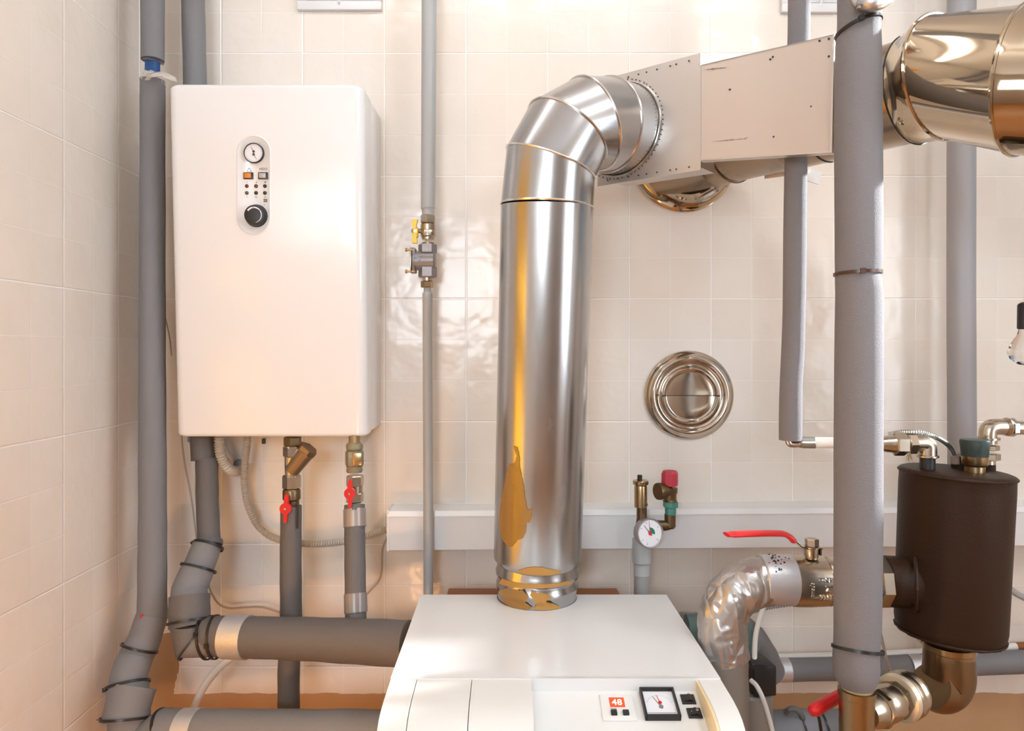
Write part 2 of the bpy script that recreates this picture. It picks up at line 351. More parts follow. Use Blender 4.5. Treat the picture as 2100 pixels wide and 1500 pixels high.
# ================================================================== wall boiler
LX, RX = -.7325, -.3125; fy0, fy1 = 1.549, 1.511; zb, zt = ZC-.1872, ZC+.5742
def BF(px, py, out=0.):                       # a point on the tilted front of the wall boiler
    d = 1.511+.038*(py-170)/730.; return P(px, py, d)+V((0,-out,0))
bo = thing('wall_boiler', 'tall white wall-hung electric boiler with oval control panel', 'boiler', V((-.5225, WD, zb)))
def shell(x0, x1, yb0, yt0, yback, z0, z1, rc, inset=0.):
    bm = B(); prev = None; n = 8
    def sec(z, yf, sh=0.):
        pts = [V((x0+sh, yback, z))]
        for i in range(n+1):
            a = math.pi+ i*math.pi/2/n; pts.append(V((x0+sh+rc+rc*math.cos(a), yf+sh+rc+rc*math.sin(a), z)))
        for i in range(n+1):
            a = 1.5*math.pi+i*math.pi/2/n; pts.append(V((x1-sh-rc+rc*math.cos(a), yf+sh+rc+rc*math.sin(a), z)))
        pts.append(V((x1-sh, yback, z))); return pts
    rt = .012; levels = [(z0, .006)]+[(z0+.003, .002), (z0+.008, 0)]
    levels += [(z1-rt+rt*math.sin(a), rt*(1-math.cos(a))) for a in [i*math.pi/2/6 for i in range(7)]]
    first = None
    for z, sh in levels:
        k = (z-z0)/(z1-z0); cur = [bm.verts.new(p) for p in sec(z, yb0+(yt0-yb0)*k, sh)]
        if prev: bridge(bm, prev, cur)
        else: first = cur
        prev = cur
    bm.faces.new(list(reversed(first))); bm.faces.new(prev); return bm
obj('front_cover', shell(LX, RX, fy0, fy1, 1.60, zb, zt, .022), WHITE, bo, ang=.7)
bm = B(); boxm(bm, V((-.5225, (1.596+WD)/2, (zb+zt)/2+.002)), (.416, WD-1.596, zt-zb-.008), bev=.003); obj('body', bm, WHITE, bo)
def stadium(c, hw, hh, x, y, n=24):
    pts = []
    for i in range(n+1): a = math.pi*i/n; pts.append(c+x*(hw*math.cos(a))+y*((hh-hw)+hw*math.sin(a)))
    for i in range(n+1): a = math.pi+math.pi*i/n; pts.append(c+x*(hw*math.cos(a))+y*(-(hh-hw)+hw*math.sin(a)))
    return pts
ex, ez = V((1,0,0)), (BF(521,280)-BF(521,480)).normalized(); ny = V((0,-1,0))
nf = ex.cross(ez).normalized(); nf = -nf if nf.y > 0 else nf
cc = BF(521, 380)
bm = B(); out = None
for r, o in ((.0375,0.), (.0362,.0016), (.0345,.0018), (.0335,.0006)):
    cur = [bm.verts.new(p+nf*o) for p in stadium(cc, r, .107-(.0375-r), ex, ez)]
    if out: bridge(bm, out, cur)
    out = cur
bm.faces.new(out); cp = obj('control_panel', bm, WHITE, bo, ang=.9)
def disc(bm, c, n, r, h, seg=28): return lathe(bm, c, n, [(0,r),(h,r),(h,0)], seg, False)
def dial(c, n, up, R, parent, bez, name='pressure_gauge', depth=.006):
    n = n.normalized(); bm = B(); lathe(bm, c, n, [(0,R),(depth,R),(depth+.001,R*.97),(depth+.001,R*.91),(depth-.001,R*.9)], 40, False)
    g = obj(name, bm, bez, parent)
    bm = B(); disc(bm, c+n*(depth-.002), n, R*.92, .001, 40); obj('dial_face', bm, DIAL, g); return g
def needle(c, n, dirv, L, w, m, g, back=0., hub=None, name='needle'):
    n = n.normalized(); dirv = dirv.normalized(); s = n.cross(dirv); bm = B()
    poly(bm, [c-dirv*back-s*w, c+dirv*L-s*w*.4, c+dirv*L+s*w*.4, c-dirv*back+s*w], n*.0004)
    if hub: disc(bm, c, n, hub, .001, 16)
    return obj(name, bm, m, g)
gc = BF(522, 315); g = dial(gc, nf, ez, .0215, cp, BLK, 'pressure_gauge')
fz = gc+nf*.0052
needle(fz+ez*.003, nf, ez*.85-ex*.52, .012, .0006, INK, g, hub=.0026); needle(fz-ez*.003, nf, ex*.5-ez*.85, .012, .0006, INK, g, hub=.0026)
bm = B()
for i in range(22):
    a = math.radians(-60+i*300/21); q = ex*math.sin(a)+ez*math.cos(a); s = nf.cross(q)
    poly(bm, [fz+q*.0165-s*.0002, fz+q*.018-s*.0002, fz+q*.018+s*.0002, fz+q*.0165+s*.0002], nf*.0002)
obj('scale_marks', bm, INK, g, smooth=False)
for px, m in ((510, ORANGE), (540, GREYB)):
    c = BF(px, 361); bm = B(); boxm(bm, c+nf*.001, (.0208, .004, .0146), bev=.0006); s = obj('rocker_switch', bm, BLK, cp)
    bm = B(); boxm(bm, c+nf*.003+ex*(-.001), (.0145, .004, .0105), bev=.0008); o = obj('button', bm, m, s)
    o['label'] = 'orange lit button' if m is ORANGE else 'pale grey button'
for j, py in enumerate((382, 396)):
    for i, px in enumerate((506.5, 525.5, 543.5)):
        bm = B(); c = BF(px, py); lathe(bm, c, nf, [(0,.0042),(.0016,.0040),(.003,.0025),(.0034,0)], 18, False)
        obj('indicator_lamp', bm, LEDG if (j == 1 and i == 0) else LEDR if i < 2 and j == 0 else BLK, cp)
text('lettering', 'HDO', .0075, BF(540, 347)+nf*.0008, ex, ez, INK, cp)
for i, (px, s) in enumerate(((507, 'I'), (526, 'II'), (544, 'III'))): text('lettering', s, .005, BF(px, 374.5)+nf*.0008, ex, ez, INK, cp)
for px, s in ((507, '~'), (526, 'o-'), (544, '-o')): text('lettering', s, .006, BF(px, 404)+nf*.0008, ex, ez, INK, cp)
bm = B(); c = BF(511, 348.5)+nf*.0007; T3 = [c+ez*.0045, c+ex*.005-ez*.0038, c-ex*.005-ez*.0038]
for a, b_ in zip(T3, T3[1:]+T3[:1]):
    q = (b_-a).normalized(); s = nf.cross(q)*.0004; poly(bm, [a-s, b_-s, b_+s, a+s], nf*.0002)
obj('warning_symbol', bm, INK, cp, smooth=False); text('lettering', '!', .0055, c-ez*.0006, ex, ez, INK, cp)
bm = B(); c = BF(544.5, 411.5)+nf*.0007
for k in range(4): boxm(bm, c+ex*(k*.0021-.003), (.0012,.0003,.007))
boxm(bm, c-ez*.002, (.009,.0003,.0008)); boxm(bm, c+ez*.002, (.009,.0003,.0008)); boxm(bm, c-ez*.010-ex*.002, (.0004,.0003,.005), Matrix.Rotation(math.radians(25),3,'Y'))
obj('radiator_symbol', bm, INK, cp, smooth=False)
kc = BF(526, 443); bm = B(); lathe(bm, kc, nf, [(0,.0245),(.001,.0245),(.0012,.0232),(.014,.0215),(.016,.0205),(.0165,.018),(.0165,0)], 48, False); kn = obj('knob', bm, BLK, cp)
bm = B(); kk = kc+nf*.0167-ex*.000
ar = [math.radians(a) for a in range(-55, 166, 4)]
for i, (a, b_) in enumerate(zip(ar, ar[1:])):
    w = .0030*(1-i/len(ar))+.0006; rr = .0172
    def q(a, r): return kk+ex*(r*math.sin(a))+ez*(r*math.cos(a))
    if i not in (12, 26): poly(bm, [q(a, rr-w), q(b_, rr-w), q(b_, rr), q(a, rr)], nf*.0002)
obj('temperature_scale', bm, DIAL, kn, smooth=False)
bm = B(); boxm(bm, P(541,905,1.62), (.006,.01,.012)); obj('underside_bracket', bm, BLK, bo)
# ================================================================== floor boiler
fb = thing('floor_boiler', 'large white floor-standing gas boiler with curved hood under the steel flue', 'boiler', V((.074, 1.26, 0)))
x0, x1, yf, yb, zl = -.190, .3390, 1.1334, 1.524, ZC-.5245
fc = V((.0595, 1.514, 0)); fr = .0846
# lid: slab with a bite for the flue collar
bm = B(); top = [(x0,yf),(x1,yf),(x1,yb)]
a1 = math.asin((yb-fc.y)/(fr+.001))
arc = [(fc.x+(fr+.001)*math.cos(a1-i*(math.pi+2*a1)/28), fc.y+(fr+.001)*math.sin(a1-i*(math.pi+2*a1)/28)) for i in range(29)]
top += arc+[(x0,yb)]
poly(bm, [V((x, y, zl-.022)) for x, y in top], V((0,0,.022)))
obj('top_lid', bm, LIDW, fb, smooth=False)
bm = B(); boxm(bm, V(((x0+x1)/2, (1.0+yb)/2+.003, (zl-.03)/2)), (x1-x0-.006, yb-1.0-.02, zl-.07)); obj('casing', bm, LIDW, fb, smooth=False)
bm = B(); boxm(bm, V((.0535, 1.565, zl-.012-.12)), (.382, .076, .24), bev=.003); obj('draft_hood', bm, RUST, fb)
bm = B(); boxm(bm, V((.0535, 1.50, zl-.15)), (.30, .06, .2)); obj('rear_plate', bm, RUST, fb, smooth=False)
prof = [(yf, 0.), (1.07,-.0020), (1.045,-.0052), (1.027,-.0105), (1.012,-.0195), (1.002,-.033), (.996,-.052), (.994,-.08), (.994,-.30)]
def hood(xa, xb, bevel=0.):
    bm = B(); A = [bm.verts.new(V((xa, y, zl-.0015+z))) for y, z in prof]; D = [bm.verts.new(V((xb, y, zl-.0015+z))) for y, z in prof]
    A2 = [bm.verts.new(V((xa, yf, zl-.30)))]; D2 = [bm.verts.new(V((xb, yf, zl-.30)))]
    for i in range(len(prof)-1): bm.faces.new((A[i], D[i], D[i+1], A[i+1]))
    bm.faces.new(A+A2); bm.faces.new(list(reversed(D+D2))); bm.faces.new((A[-1], D[-1], D2[0], A2[0])); bm.faces.new((A2[0], D2[0], D[0], A[0])); return bm
xs = [x0, -.1475, -.0595, .036]
for a, b_ in zip(xs, xs[1:]):
    bm = hood(a+.0006, b_-.0006)
    obj('hood_panel', bm, CREAM, fb, ang=.35)
obj('hood_side', hood(.3035, x1), CREAM, fb, ang=.35)
bm = B(); boxm(bm, V(((x0+x1)/2, .992, .30)), (x1-x0, .012, .50), bev=.004); obj('front_door', bm, CREAM, fb)
SL = .324
def pz(y): return zl-.0205-SL*(yf-y)
def PP(px, py, out=0.):
    k = (py-721)/F; d = (-.0205-.5245-SL*yf)/(-k-SL); q = P(px, py, d); return q+pn*out
px_ = V((1,0,0)); py_ = V((0,1,SL)).normalized(); pn = px_.cross(py_)
bm = B(); poly(bm, [V((.036, yf-.0, pz(yf))), V((.3035, yf, pz(yf))), V((.3035, 1.002, pz(1.002))), V((.036, 1.002, pz(1.002)))], V((0,0,-.01)))
pan = obj('control_panel', bm, CREAM, fb, smooth=False)
bm = B(); boxm(bm, V((.170, yf+.004, zl-.015)), (.268, .008, .03)); obj('recess_back', bm, CREAM, fb, smooth=False)
bm = B(); poly(bm, [V((.299, y, zl-.003+z)) for y, z in prof[:6]]+[V((.299, 1.002, pz(1.002)-.002)), V((.299, yf, pz(yf)-.002))], V((.0045,0,0))); obj('recess_side', bm, YCREAM, fb, smooth=False)
rb = basis(px_, py_, pn)
dc = PP(1267, 1453); bm = B(); boxm(bm, dc+pn*.001, (.052, .052, .002), rb, bev=.0006); dm = obj('display_module', bm, CREAM, pan)
c = PP(1265, 1443.5); bm = B(); boxm(bm, c+pn*.0022, (.0235, .019, .001), rb); ds = obj('display', bm, DISP, dm)
text('digits', '48', .0165, c+pn*.003-py_*.001, px_, py_, DIGIT, ds)
text('lettering', 'mode', .004, PP(1258, 1456.5)+pn*.0022, px_, py_, TEALP, dm)
for x in (1259, 1283.5):
    c = PP(x, 1466); bm = B(); boxm(bm, c+pn*.003, (.0095, .0085, .006), rb, bev=.0008); obj('push_button', bm, BLK, dm)
gc = PP(1352.5, 1449); GW, GH = .0545, .0575
bm = B()
for sx, sy, w, h in ((0,1,GW,.0035), (0,-1,GW,.0035), (1,0,.0035,GH), (-1,0,.0035,GH)):
    boxm(bm, gc+px_*(sx*(GW/2-.00175))+py_*(sy*(GH/2-.00175))+pn*.005, (w, h, .011), rb, bev=.0008)
tg = obj('thermometer', bm, BLK, pan)
bm = B(); boxm(bm, gc+pn*.0035, (GW-.004, GH-.004, .002), rb); obj('dial_face', bm, DIAL, tg)
f2 = gc+pn*.005
needle(f2-py_*.006+px_*.001, pn, py_*.9-px_*.42, .023, .0008, GASG, tg, back=.004, hub=.0035); needle(f2+py_*.002+px_*.001, pn, py_*.95-px_*.2, .015, .0006, RED, tg, hub=.0028)
bm = B()
for i in range(13):
    a = math.radians(-70+i*140/12); q = px_*math.sin(a)+py_*math.cos(a); s = pn.cross(q); cc2 = f2-py_*.004
    poly(bm, [cc2+q*.0195-s*.0002, cc2+q*.0215-s*.0002, cc2+q*.0215+s*.0002, cc2+q*.0195+s*.0002], pn*.0002)
boxm(bm, f2-py_*.018, (.045,.0004,.0003), rb); obj('scale_marks', bm, INK, tg, smooth=False)
for px, py in ((1411, 1436.5), (1424, 1465)):
    c = PP(px, py); bm = B(); boxm(bm, c+pn*.0015, (.0215, .0185, .003), rb, bev=.0006); s = obj('rocker_switch', bm, BLK, pan)
    bm = B(); poly(bm, [c+px_*.008-py_*.006, c+px_*.008-py_*.006+pn*.003, c+px_*.002-py_*.006+pn*.0075, c-px_*.008-py_*.006+pn*.0035, c-px_*.008-py_*.006], py_*.012); r_ = obj('rocker', bm, BLK, s, smooth=False)
    if py > 1450: text('lettering', 'O', .005, c+px_*.004+pn*.008, px_, py_, DIAL, r_, ext=.0003); text('lettering', '-', .006, c-px_*.005+pn*.0062, px_, py_, DIAL, r_)
# ================================================================== flue
fl = thing('flue_pipe', 'vertical brushed steel flue rising from the floor boiler with segmented elbow', 'flue pipe', V((fc.x, fc.y, zl)))
zz = zl-.012
bm = B(); lathe(bm, V((fc.x, fc.y, zz)), V((.02,-.03,1)), [(0,fr),(.032,fr),(.036,fr+.003),(.044,fr+.003),(.048,fr-.001),(.058,fr-.001),(.062,fr+.004),(.070,fr+.005),(.076,fr+.002),(.10,fr+.002)], 64, False)
col_ = obj('collar', bm, STEEL, fl, ang=.8)
A = V((.0605, 1.512, ZC-.443)); Bt = V((.0769, 1.43, ZC+.294)); ax = (Bt-A).normalized()
bm = B(); LP = (Bt-A).length
lathe(bm, A, ax, [(0,.0900),(.004,.0932),(.010,.0937),(.02,.0935),(LP,.0937)], 72, False)
vp = obj('straight_pipe', bm, STEEL, fl, ang=.8)
RG = [(Bt, V((.05,-.06,.99)), .0937), (V((.0835,1.425,ZC+.380)), V((.33,-.046,.94)), .0945), (V((.117,1.43,ZC+.442)), V((.556,.214,.80)), .0935),
      (V((.166,1.45,ZC+.466)), V((.83,.374,.41)), .0965), (V((.2024,1.475,ZC+.472)), V((.76,.62,.18)), .0965), (V((.2354,1.51,ZC+.474)), V((.656,.755,0)), .0975)]
for i, (a, b_) in enumerate(zip(RG, RG[1:])):
    bm = B(); loft(bm, [(a[0], a[1], a[2]-.0004), (b_[0], b_[1], b_[2]-.0008)], 72); obj('elbow_segment', bm, STEEL, fl, ang=.8)
def seamring(c, n, r, parent, m=BEAD, w=.003, name='seam_bead'):
    n = n.normalized(); u, v = frame(n, V((0,-1,0))); bm = B()
    tube_pts = None; k = 72; prev = None; first = None
    for i in range(k):
        a = 2*math.pi*i/k; rd = u*math.cos(a)+v*math.sin(a); pc = c+rd*r
        cur = [bm.verts.new(pc+rd*(w*.5*math.cos(b*math.pi/3))+n*(w*.5*math.sin(b*math.pi/3))) for b in range(6)]
        if prev: bridge(bm, prev, cur)
        else: first = cur
        prev = cur
    bridge(bm, prev, first); return obj(name, bm, m, parent)
for i, (c, n, r) in enumerate(RG[:5]): seamring(c, n, r, fl, w=.0045 if i != 4 else .004)
c, n, r = RG[5]; seamring(c-n*.003, n, r+.002, fl, w=.004)
n = n.normalized(); u, v = frame(n, V((0,-1,0))); bm = B()
for i in range(64):
    a = 2*math.pi*(i+.3*random.random())/64; q = c+(u*math.cos(a)+v*math.sin(a))*(r+.0068); disc(bm, q-n*.0005, -n, .0013, .001, 8)
rv = obj('rivets', bm, DOTM, fl); rv['kind'] = 'stuff'
def hitcyl(px, py, A, ax, R):
    o = V((0,0,ZC)); d = (P(px,py,1)-o).normalized(); m_ = o-A; dd = d-ax*d.dot(ax); mm = m_-ax*m_.dot(ax)
    a = dd.dot(dd); b_ = 2*dd.dot(mm); c_ = mm.dot(mm)-R*R; D = b_*b_-4*a*c_
    t_ = (-b_-math.sqrt(max(D, 0)))/(2*a); h = o+d*t_; hh = (h-A).dot(ax); w = (h-A)-ax*hh
    u, v = frame(ax, V((0,-1,0))); return math.atan2(w.dot(v), w.dot(u)), hh
def patch(name, pts, A, ax, R, m, parent, off=.0008, jit=.0, label=None, rfun=None):
    """thin film lying on a cylinder, outline taken as angle and height"""
    q = [hitcyl(x, y, A, ax, R) for x, y in pts]; n = len(q); dense = []
    for i in range(n):
        a, b_ = q[i], q[(i+1) % n]; k = max(2, int(math.hypot((b_[0]-a[0])*R, b_[1]-a[1])/.003))
        for j in range(k):
            t_ = j/k; jx = (random.random()-.5)*jit; jy = (random.random()-.5)*jit
            dense.append((a[0]+(b_[0]-a[0])*t_+jx/R, a[1]+(b_[1]-a[1])*t_+jy))
    bm = B(); f = bm.faces.new([bm.verts.new(V((a*R, h, 0))) for a, h in dense])
    bmesh.ops.triangulate(bm, faces=bm.faces[:]); 
    for _ in range(3):
        es = [e for e in bm.edges if e.calc_length() > .006]
        if es: bmesh.ops.subdivide_edges(bm, edges=es, cuts=1)
    bmesh.ops.triangulate(bm, faces=bm.faces[:])
    u, v = frame(ax, V((0,-1,0)))
    for w in bm.verts:
        a = w.co.x/R; h = w.co.y; rr = (rfun(h) if rfun else R)+off; w.co = A+ax*h+(u*math.cos(a)+v*math.sin(a))*rr
    o = obj(name, bm, m, parent, ang=3.)
    if label: o['label'] = label
    return o
Y1 = [(1053,914),(1062,918),(1066,940),(1066,955),(1072,985),(1076,1010),(1079,1035),(1083,1046),(1091,1044),(1090,1062),(1086,1072),(1080,1072),(1078,1092),(1073,1104),(1062,1108),(1050,1122),(1040,1120),(1030,1105),(1024,1080),(1025,1050),(1032,1010),(1041,960),(1046,953),(1057,948),(1060,936),(1056,925)]
patch('sealant_stain', Y1, A, ax, .0937, STAINY, vp, jit=.0012, label='amber yellow sealant stain running down the steel pipe')
Y2 = [(1062,1170),(1075,1166),(1092,1163),(1112,1164),(1132,1168),(1150,1172),(1152,1176),(1120,1181),(1090,1180),(1068,1177)]
patch('sealant_stain', Y2, A, ax, .0937, STAINO, vp, jit=.001, label='olive brown stain on the lower rim')
AC = V((fc.x, fc.y, zz)); aC = V((.02,-.03,1)).normalized()
for pts, m_, lb in (([(1026,1214),(1040,1206),(1075,1210),(1085,1222),(1078,1236),(1092,1246),(1085,1251),(1060,1248),(1040,1241),(1030,1232)], STAINY, 'orange brown residue'),
                ([(1090,1212),(1118,1216),(1130,1222),(1118,1232),(1130,1236),(1146,1243),(1148,1248),(1120,1251),(1094,1250),(1100,1240),(1095,1228),(1088,1220)], STAINO, 'olive brown residue'),
                ([(1028,1196),(1060,1204),(1100,1206),(1150,1200),(1172,1196),(1160,1190),(1100,1196),(1060,1193),(1035,1186)], STAINO, 'olive brown residue')):
    patch('sealant_stain', pts, AC, aC, fr, m_, col_, off=.0012, jit=.001, label=lb, rfun=lambda h: fr+(.0045 if h > .03 else .0))
# ================================================================== duct box + round duct
pnl = V((.656,.755,0)); pu = V((.755,-.656,0))
bx = thing('duct_box', 'rectangular galvanized duct box joining the flue elbow to the chimney duct', 'duct', V((.285, 1.53, ZC+.355)))
def plate(q, th, m, name, parent, n=pnl, flange=None):
    bm = B(); poly(bm, q, n*th); return obj(name, bm, m, parent, smooth=False)
TLp = V((.193,1.547,ZC+.592)); TRp = V((.376,1.388,ZC+.5865)); BRp = V((.376,1.388,ZC+.3565)); BLp = V((.193,1.547,ZC+.3615))
plate([TLp, TRp, BRp, BLp], .003, SHEET, 'face_plate', bx)
ins = .012
q = [TLp+pu*.02-V((0,0,ins)), TRp-pu*ins-V((0,0,ins)), BRp-pu*ins+V((0,0,ins)), BLp+pu*.02+V((0,0,ins))]
bm = B(); poly(bm, [p+pnl*.003 for p in q], pnl*.085); obj('box_body', bm, SHEET, bx, smooth=False)
for i in range(22):                              # folded edge screws
    pass
bm = B()
for k in range(9):
    t_ = .08+k*.1+random.random()*.05; disc(bm, TLp.lerp(TRp, t_)-V((0,0,.010))-pnl*.0003, -pnl, .0016, .0014, 8); disc(bm, BLp.lerp(BRp, t_)+V((0,0,.009))-pnl*.0003, -pnl, .0016, .0014, 8)
obj('rivets', bm, DOTM, bx)
a2 = P(1434,134,1.393); b2 = P(1434,330,1.393); c2 = P(1711,70,1.2175); d2 = P(1706,313,1.2175)
hn_ = (c2-a2).cross(b2-a2).normalized(); hn_ = -hn_ if hn_.y > 0 else hn_
def HS(px, py, off):                          # point on the front face of the heat shield
    o_ = V((0,0,ZC)); d_ = P(px,py,1.)-o_; return o_+d_*((a2-o_).dot(hn_)/d_.dot(hn_))+hn_*off
sp = thing('heat_shield', 'flat scratched steel panel covering the duct behind the thick grey pipe', 'panel', (a2+b2+c2+d2)/4)
bm = B(); poly(bm, [a2, c2, d2, b2], pnl*.0025); obj('panel', bm, SHEET2, sp, smooth=False)
bm = B(); poly(bm, [a2, c2, c2-V((0,0,.003)), a2-V((0,0,.003))], pnl*.018); poly(bm, [b2, d2, d2+V((0,0,.003)), b2+V((0,0,.003))], pnl*.018)
poly(bm, [c2, d2, d2-pu*.003, c2-pu*.003], pnl*.02); obj('folded_edge', bm, SHEET, sp, smooth=False)
bm = B()
for px, py in ((1681,84),(1700,80),(1585,117),(1700,116),(1664,219),(1587,281),(1497,184),(1580,122)):
    disc(bm, HS(px,py,-.0003), hn_, .0020, .0016, 8)
o = obj('screws', bm, DOTM, sp)
SMG = mat('grime_smudge', (.55,.44,.37), .6, 0, var=.5, vscale=40)
for k, (xa_, xb_, y0_, am) in enumerate(((1458,1600,291,3.2),(1445,1492,143,2.2),(1600,1625,268,1.6),(1612,1616,252,8.))):
    bm = B(); up_, dn_ = [], []; n_ = 26
    for i in range(n_+1):
        px = xa_+(xb_-xa_)*i/n_; py = y0_-(px-xa_)*.09; w_ = am*(.15+random.random())*math.sin(math.pi*(i+.3)/(n_+.6))
        up_.append(bm.verts.new(HS(px, py-w_, .0006))); dn_.append(bm.verts.new(HS(px, py+w_*(.4+random.random()), .0006)))
    for i in range(n_): bm.faces.new((up_[i], up_[i+1], dn_[i+1], dn_[i]))
    obj('smudge', bm, SMG, sp, smooth=False)
DU = V((.52,-.854,0)).normalized(); D0 = V((.40,1.695,ZC+.465)); D1 = V((.712,1.243,ZC+.4597)); DU = (D1-D0).normalized()
cd = thing('chimney_duct', 'golden polished round duct running from the wall to an elbow on the right', 'duct', V((.56,1.47,ZC+.46)))
bm = B(); LL = (D1-D0).length
lathe(bm, D0, DU, [(-.03,.088),(.12,.088),(.124,.091),(.13,.088),(LL*.55,.088),(LL*.55+.003,.0905),(LL*.55+.01,.0905),(LL,.0900),(LL+.02,.0900)], 64, False); obj('round_duct', bm, STEELD, cd, ang=.8)
for s_ in (.30, .70): seamring(D0+DU*(LL*s_), DU, .0905, cd, m=STEELD if s_ < .5 else DOTM, w=.0035)
M1c = V((.737,1.200,ZC+.464)); M2c = V((.7866,1.08,ZC+.415)); M3c = V((.90,.99,ZC+.36))
def ell(bm, rs, seg=72):
    prev = None
    for c, a, b_ in rs:
        cur = ring(bm, c, a.normalized(), b_.normalized(), a.length, seg, b_.length)
        if prev: bridge(bm, prev, cur)
        prev = cur
    return bm
Rn = (D1, V((0,0,.0950)), V((-.857,-.515,0))*.095)
R1 = (M1c, V((.012,0,.1010)), V((-.112,-.078,.006))); R2 = (M2c, V((0.02,0,.116)), V((-.105,-.085,-.016))); R3 = (M3c+V((.06,0,0)), V((0,.02,.12)), V((-.05,-.12,0)))
for a, b_ in ((Rn, R1), (R1, R2), (R2, R3)):
    # each conical segment gets a soft rolled end so the seams catch light
    def mixr(k): return tuple(a[j].lerp(b_[j], k) for j in range(3))
    def scl(r_, s): return (r_[0], r_[1]*s, r_[2]*s)
    bm = B(); ell(bm, [mixr(0), scl(mixr(.04), .985), scl(mixr(.5), .99), scl(mixr(.96), .985), mixr(1)]); obj('elbow_segment', bm, STEELP, cd, ang=1.0)
def ellbead(r_, m, w, parent, name='seam_bead'):
    bm = B(); c, a, b_ = r_; k = 72; prev = first = None; n = a.cross(b_).normalized()
    for i in range(k):
        t_ = 2*math.pi*i/k; rd = a*math.cos(t_)+b_*math.sin(t_); pc = c+rd; rd = rd.normalized()
        cur = [bm.verts.new(pc+rd*(w*.5*math.cos(b*math.pi/3))+n*(w*.5*math.sin(b*math.pi/3))) for b in range(6)]
        if prev: bridge(bm, prev, cur)
        else: first = cur
        prev = cur
    bridge(bm, prev, first); return obj(name, bm, m, parent)
ellbead(Rn, BLK, .0022, cd); ellbead(R1, STEELP, .006, cd); ellbead(R2, STEELP, .006, cd)
# wall collar where the duct enters the wall
rc_ = V(((1402-1044)/837., WD, ZC+(721-332)/837.))
ro = thing('wall_collar', 'shiny round steel collar where the duct enters the tiles above the cap', 'collar', rc_)
bm = B(); lathe(bm, rc_, V((0,-1,0)), [(0,.122),(.004,.125),(.008,.124),(.010,.119),(.016,.112),(.035,.096),(.045,.090)], 72, False); obj('collar_dish', bm, STEELP, ro, ang=.9)
seamring(rc_+V((0,-.006,0)), V((0,-1,0)), .1235, ro, m=BEAD, w=.004, name='rolled_rim')
bm = B(); cc3 = P(1452, 398, 1.69); ra = basis(V((.86,0,.5)), V((0,-1,0)), V((-.5,0,.86)))
boxm(bm, cc3, (.030,.006,.010), ra, bev=.001); cyl(bm, P(1425,412,1.682), P(1475,384,1.682), .0022, seg=10); boxm(bm, P(1430,410,1.685), (.004,.012,.016), ra); boxm(bm, P(1470,387,1.685), (.004,.012,.016), ra)
obj('clasp', bm, SHEET, ro)
br = obj('duct_bracket', boxm(B(), P(1592,336,1.545), (.05,.003,.06), Matrix.Rotation(-.6,3,'Z'), bev=.001), SHEET, loc=P(1592,342,1.56))
tag(br, 'small steel bracket under the duct, left of the thin grey pipe', 'bracket')
br = obj('wall_clip', boxm(B(), P(1668,362,1.66), (.034,.004,.030), Matrix.Rotation(.3,3,'Y'), bev=.001), LIDW, loc=P(1665,362,1.66))
tag(br, 'small pale sheet clip under the duct, right of the thin grey pipe', 'bracket')
# round clean-out cap
kc = V(((1416-1044)/837.*.99, WD, ZC-91/837.*.99)); R = .1095
cap = thing('cleanout_cap', 'round spun steel cap fixed to the tiles right of the flue', 'cap', kc)
bm = B(); lathe(bm, kc, V((0,-1,0)), [(0,R),(.004,R),(.007,R*.985),(.010,R*.95),(.012,R*.90),(.019,R*.865),(.0215,R*.84),(.0215,R*.80),(.016,R*.755),(.013,R*.72),(.012,R*.68),(.016,R*.645),(.0215,R*.615),(.022,R*.60)], 96, False)
rimo = obj('cap_rim', bm, CAPST, cap, ang=1.2)
bm = B(); n_ = 56; prev = None                   # dished handle: two shallow halves meeting in a horizontal crease
cq = kc+V((0,-.022,0)); rad = R*.60
rings_ = []
for r_, h in ((rad,0.),(rad*.97,-.001),(rad*.93,-.006),(rad*.88,-.009),(rad*.85,-.0085),(rad*.6,-.0075),(rad*.3,-.007)):
    cur = []
    for i in range(n_):
        a = 2*math.pi*i/n_; zz_ = r_*math.sin(a); up = .0035*abs(zz_)/rad
        cur.append(bm.verts.new(cq+V((r_*math.cos(a), -h*-1 if False else -h, zz_))+V((0, -up*(1 if h < -.005 else 0), 0))))
    if prev: bridge(bm, prev, cur)
    prev = cur
cv = bm.verts.new(cq+V((0,.007,0)))
for i in range(n_): bm.faces.new((prev[i], prev[(i+1)%n_], cv))
obj('centre_dish', bm, CAPST, cap, ang=1.2)
bm = B(); boxm(bm, cq+V((0,.0045,0)), (rad*2.02,.004,.0012)); boxm(bm, cq+V((rad*1.0,.001,.0)), (.009,.004,.004)); boxm(bm, cq+V((-rad*1.0,.001,0)), (.009,.004,.004)); obj('handle_slot', bm, DOTM, cap, smooth=False)
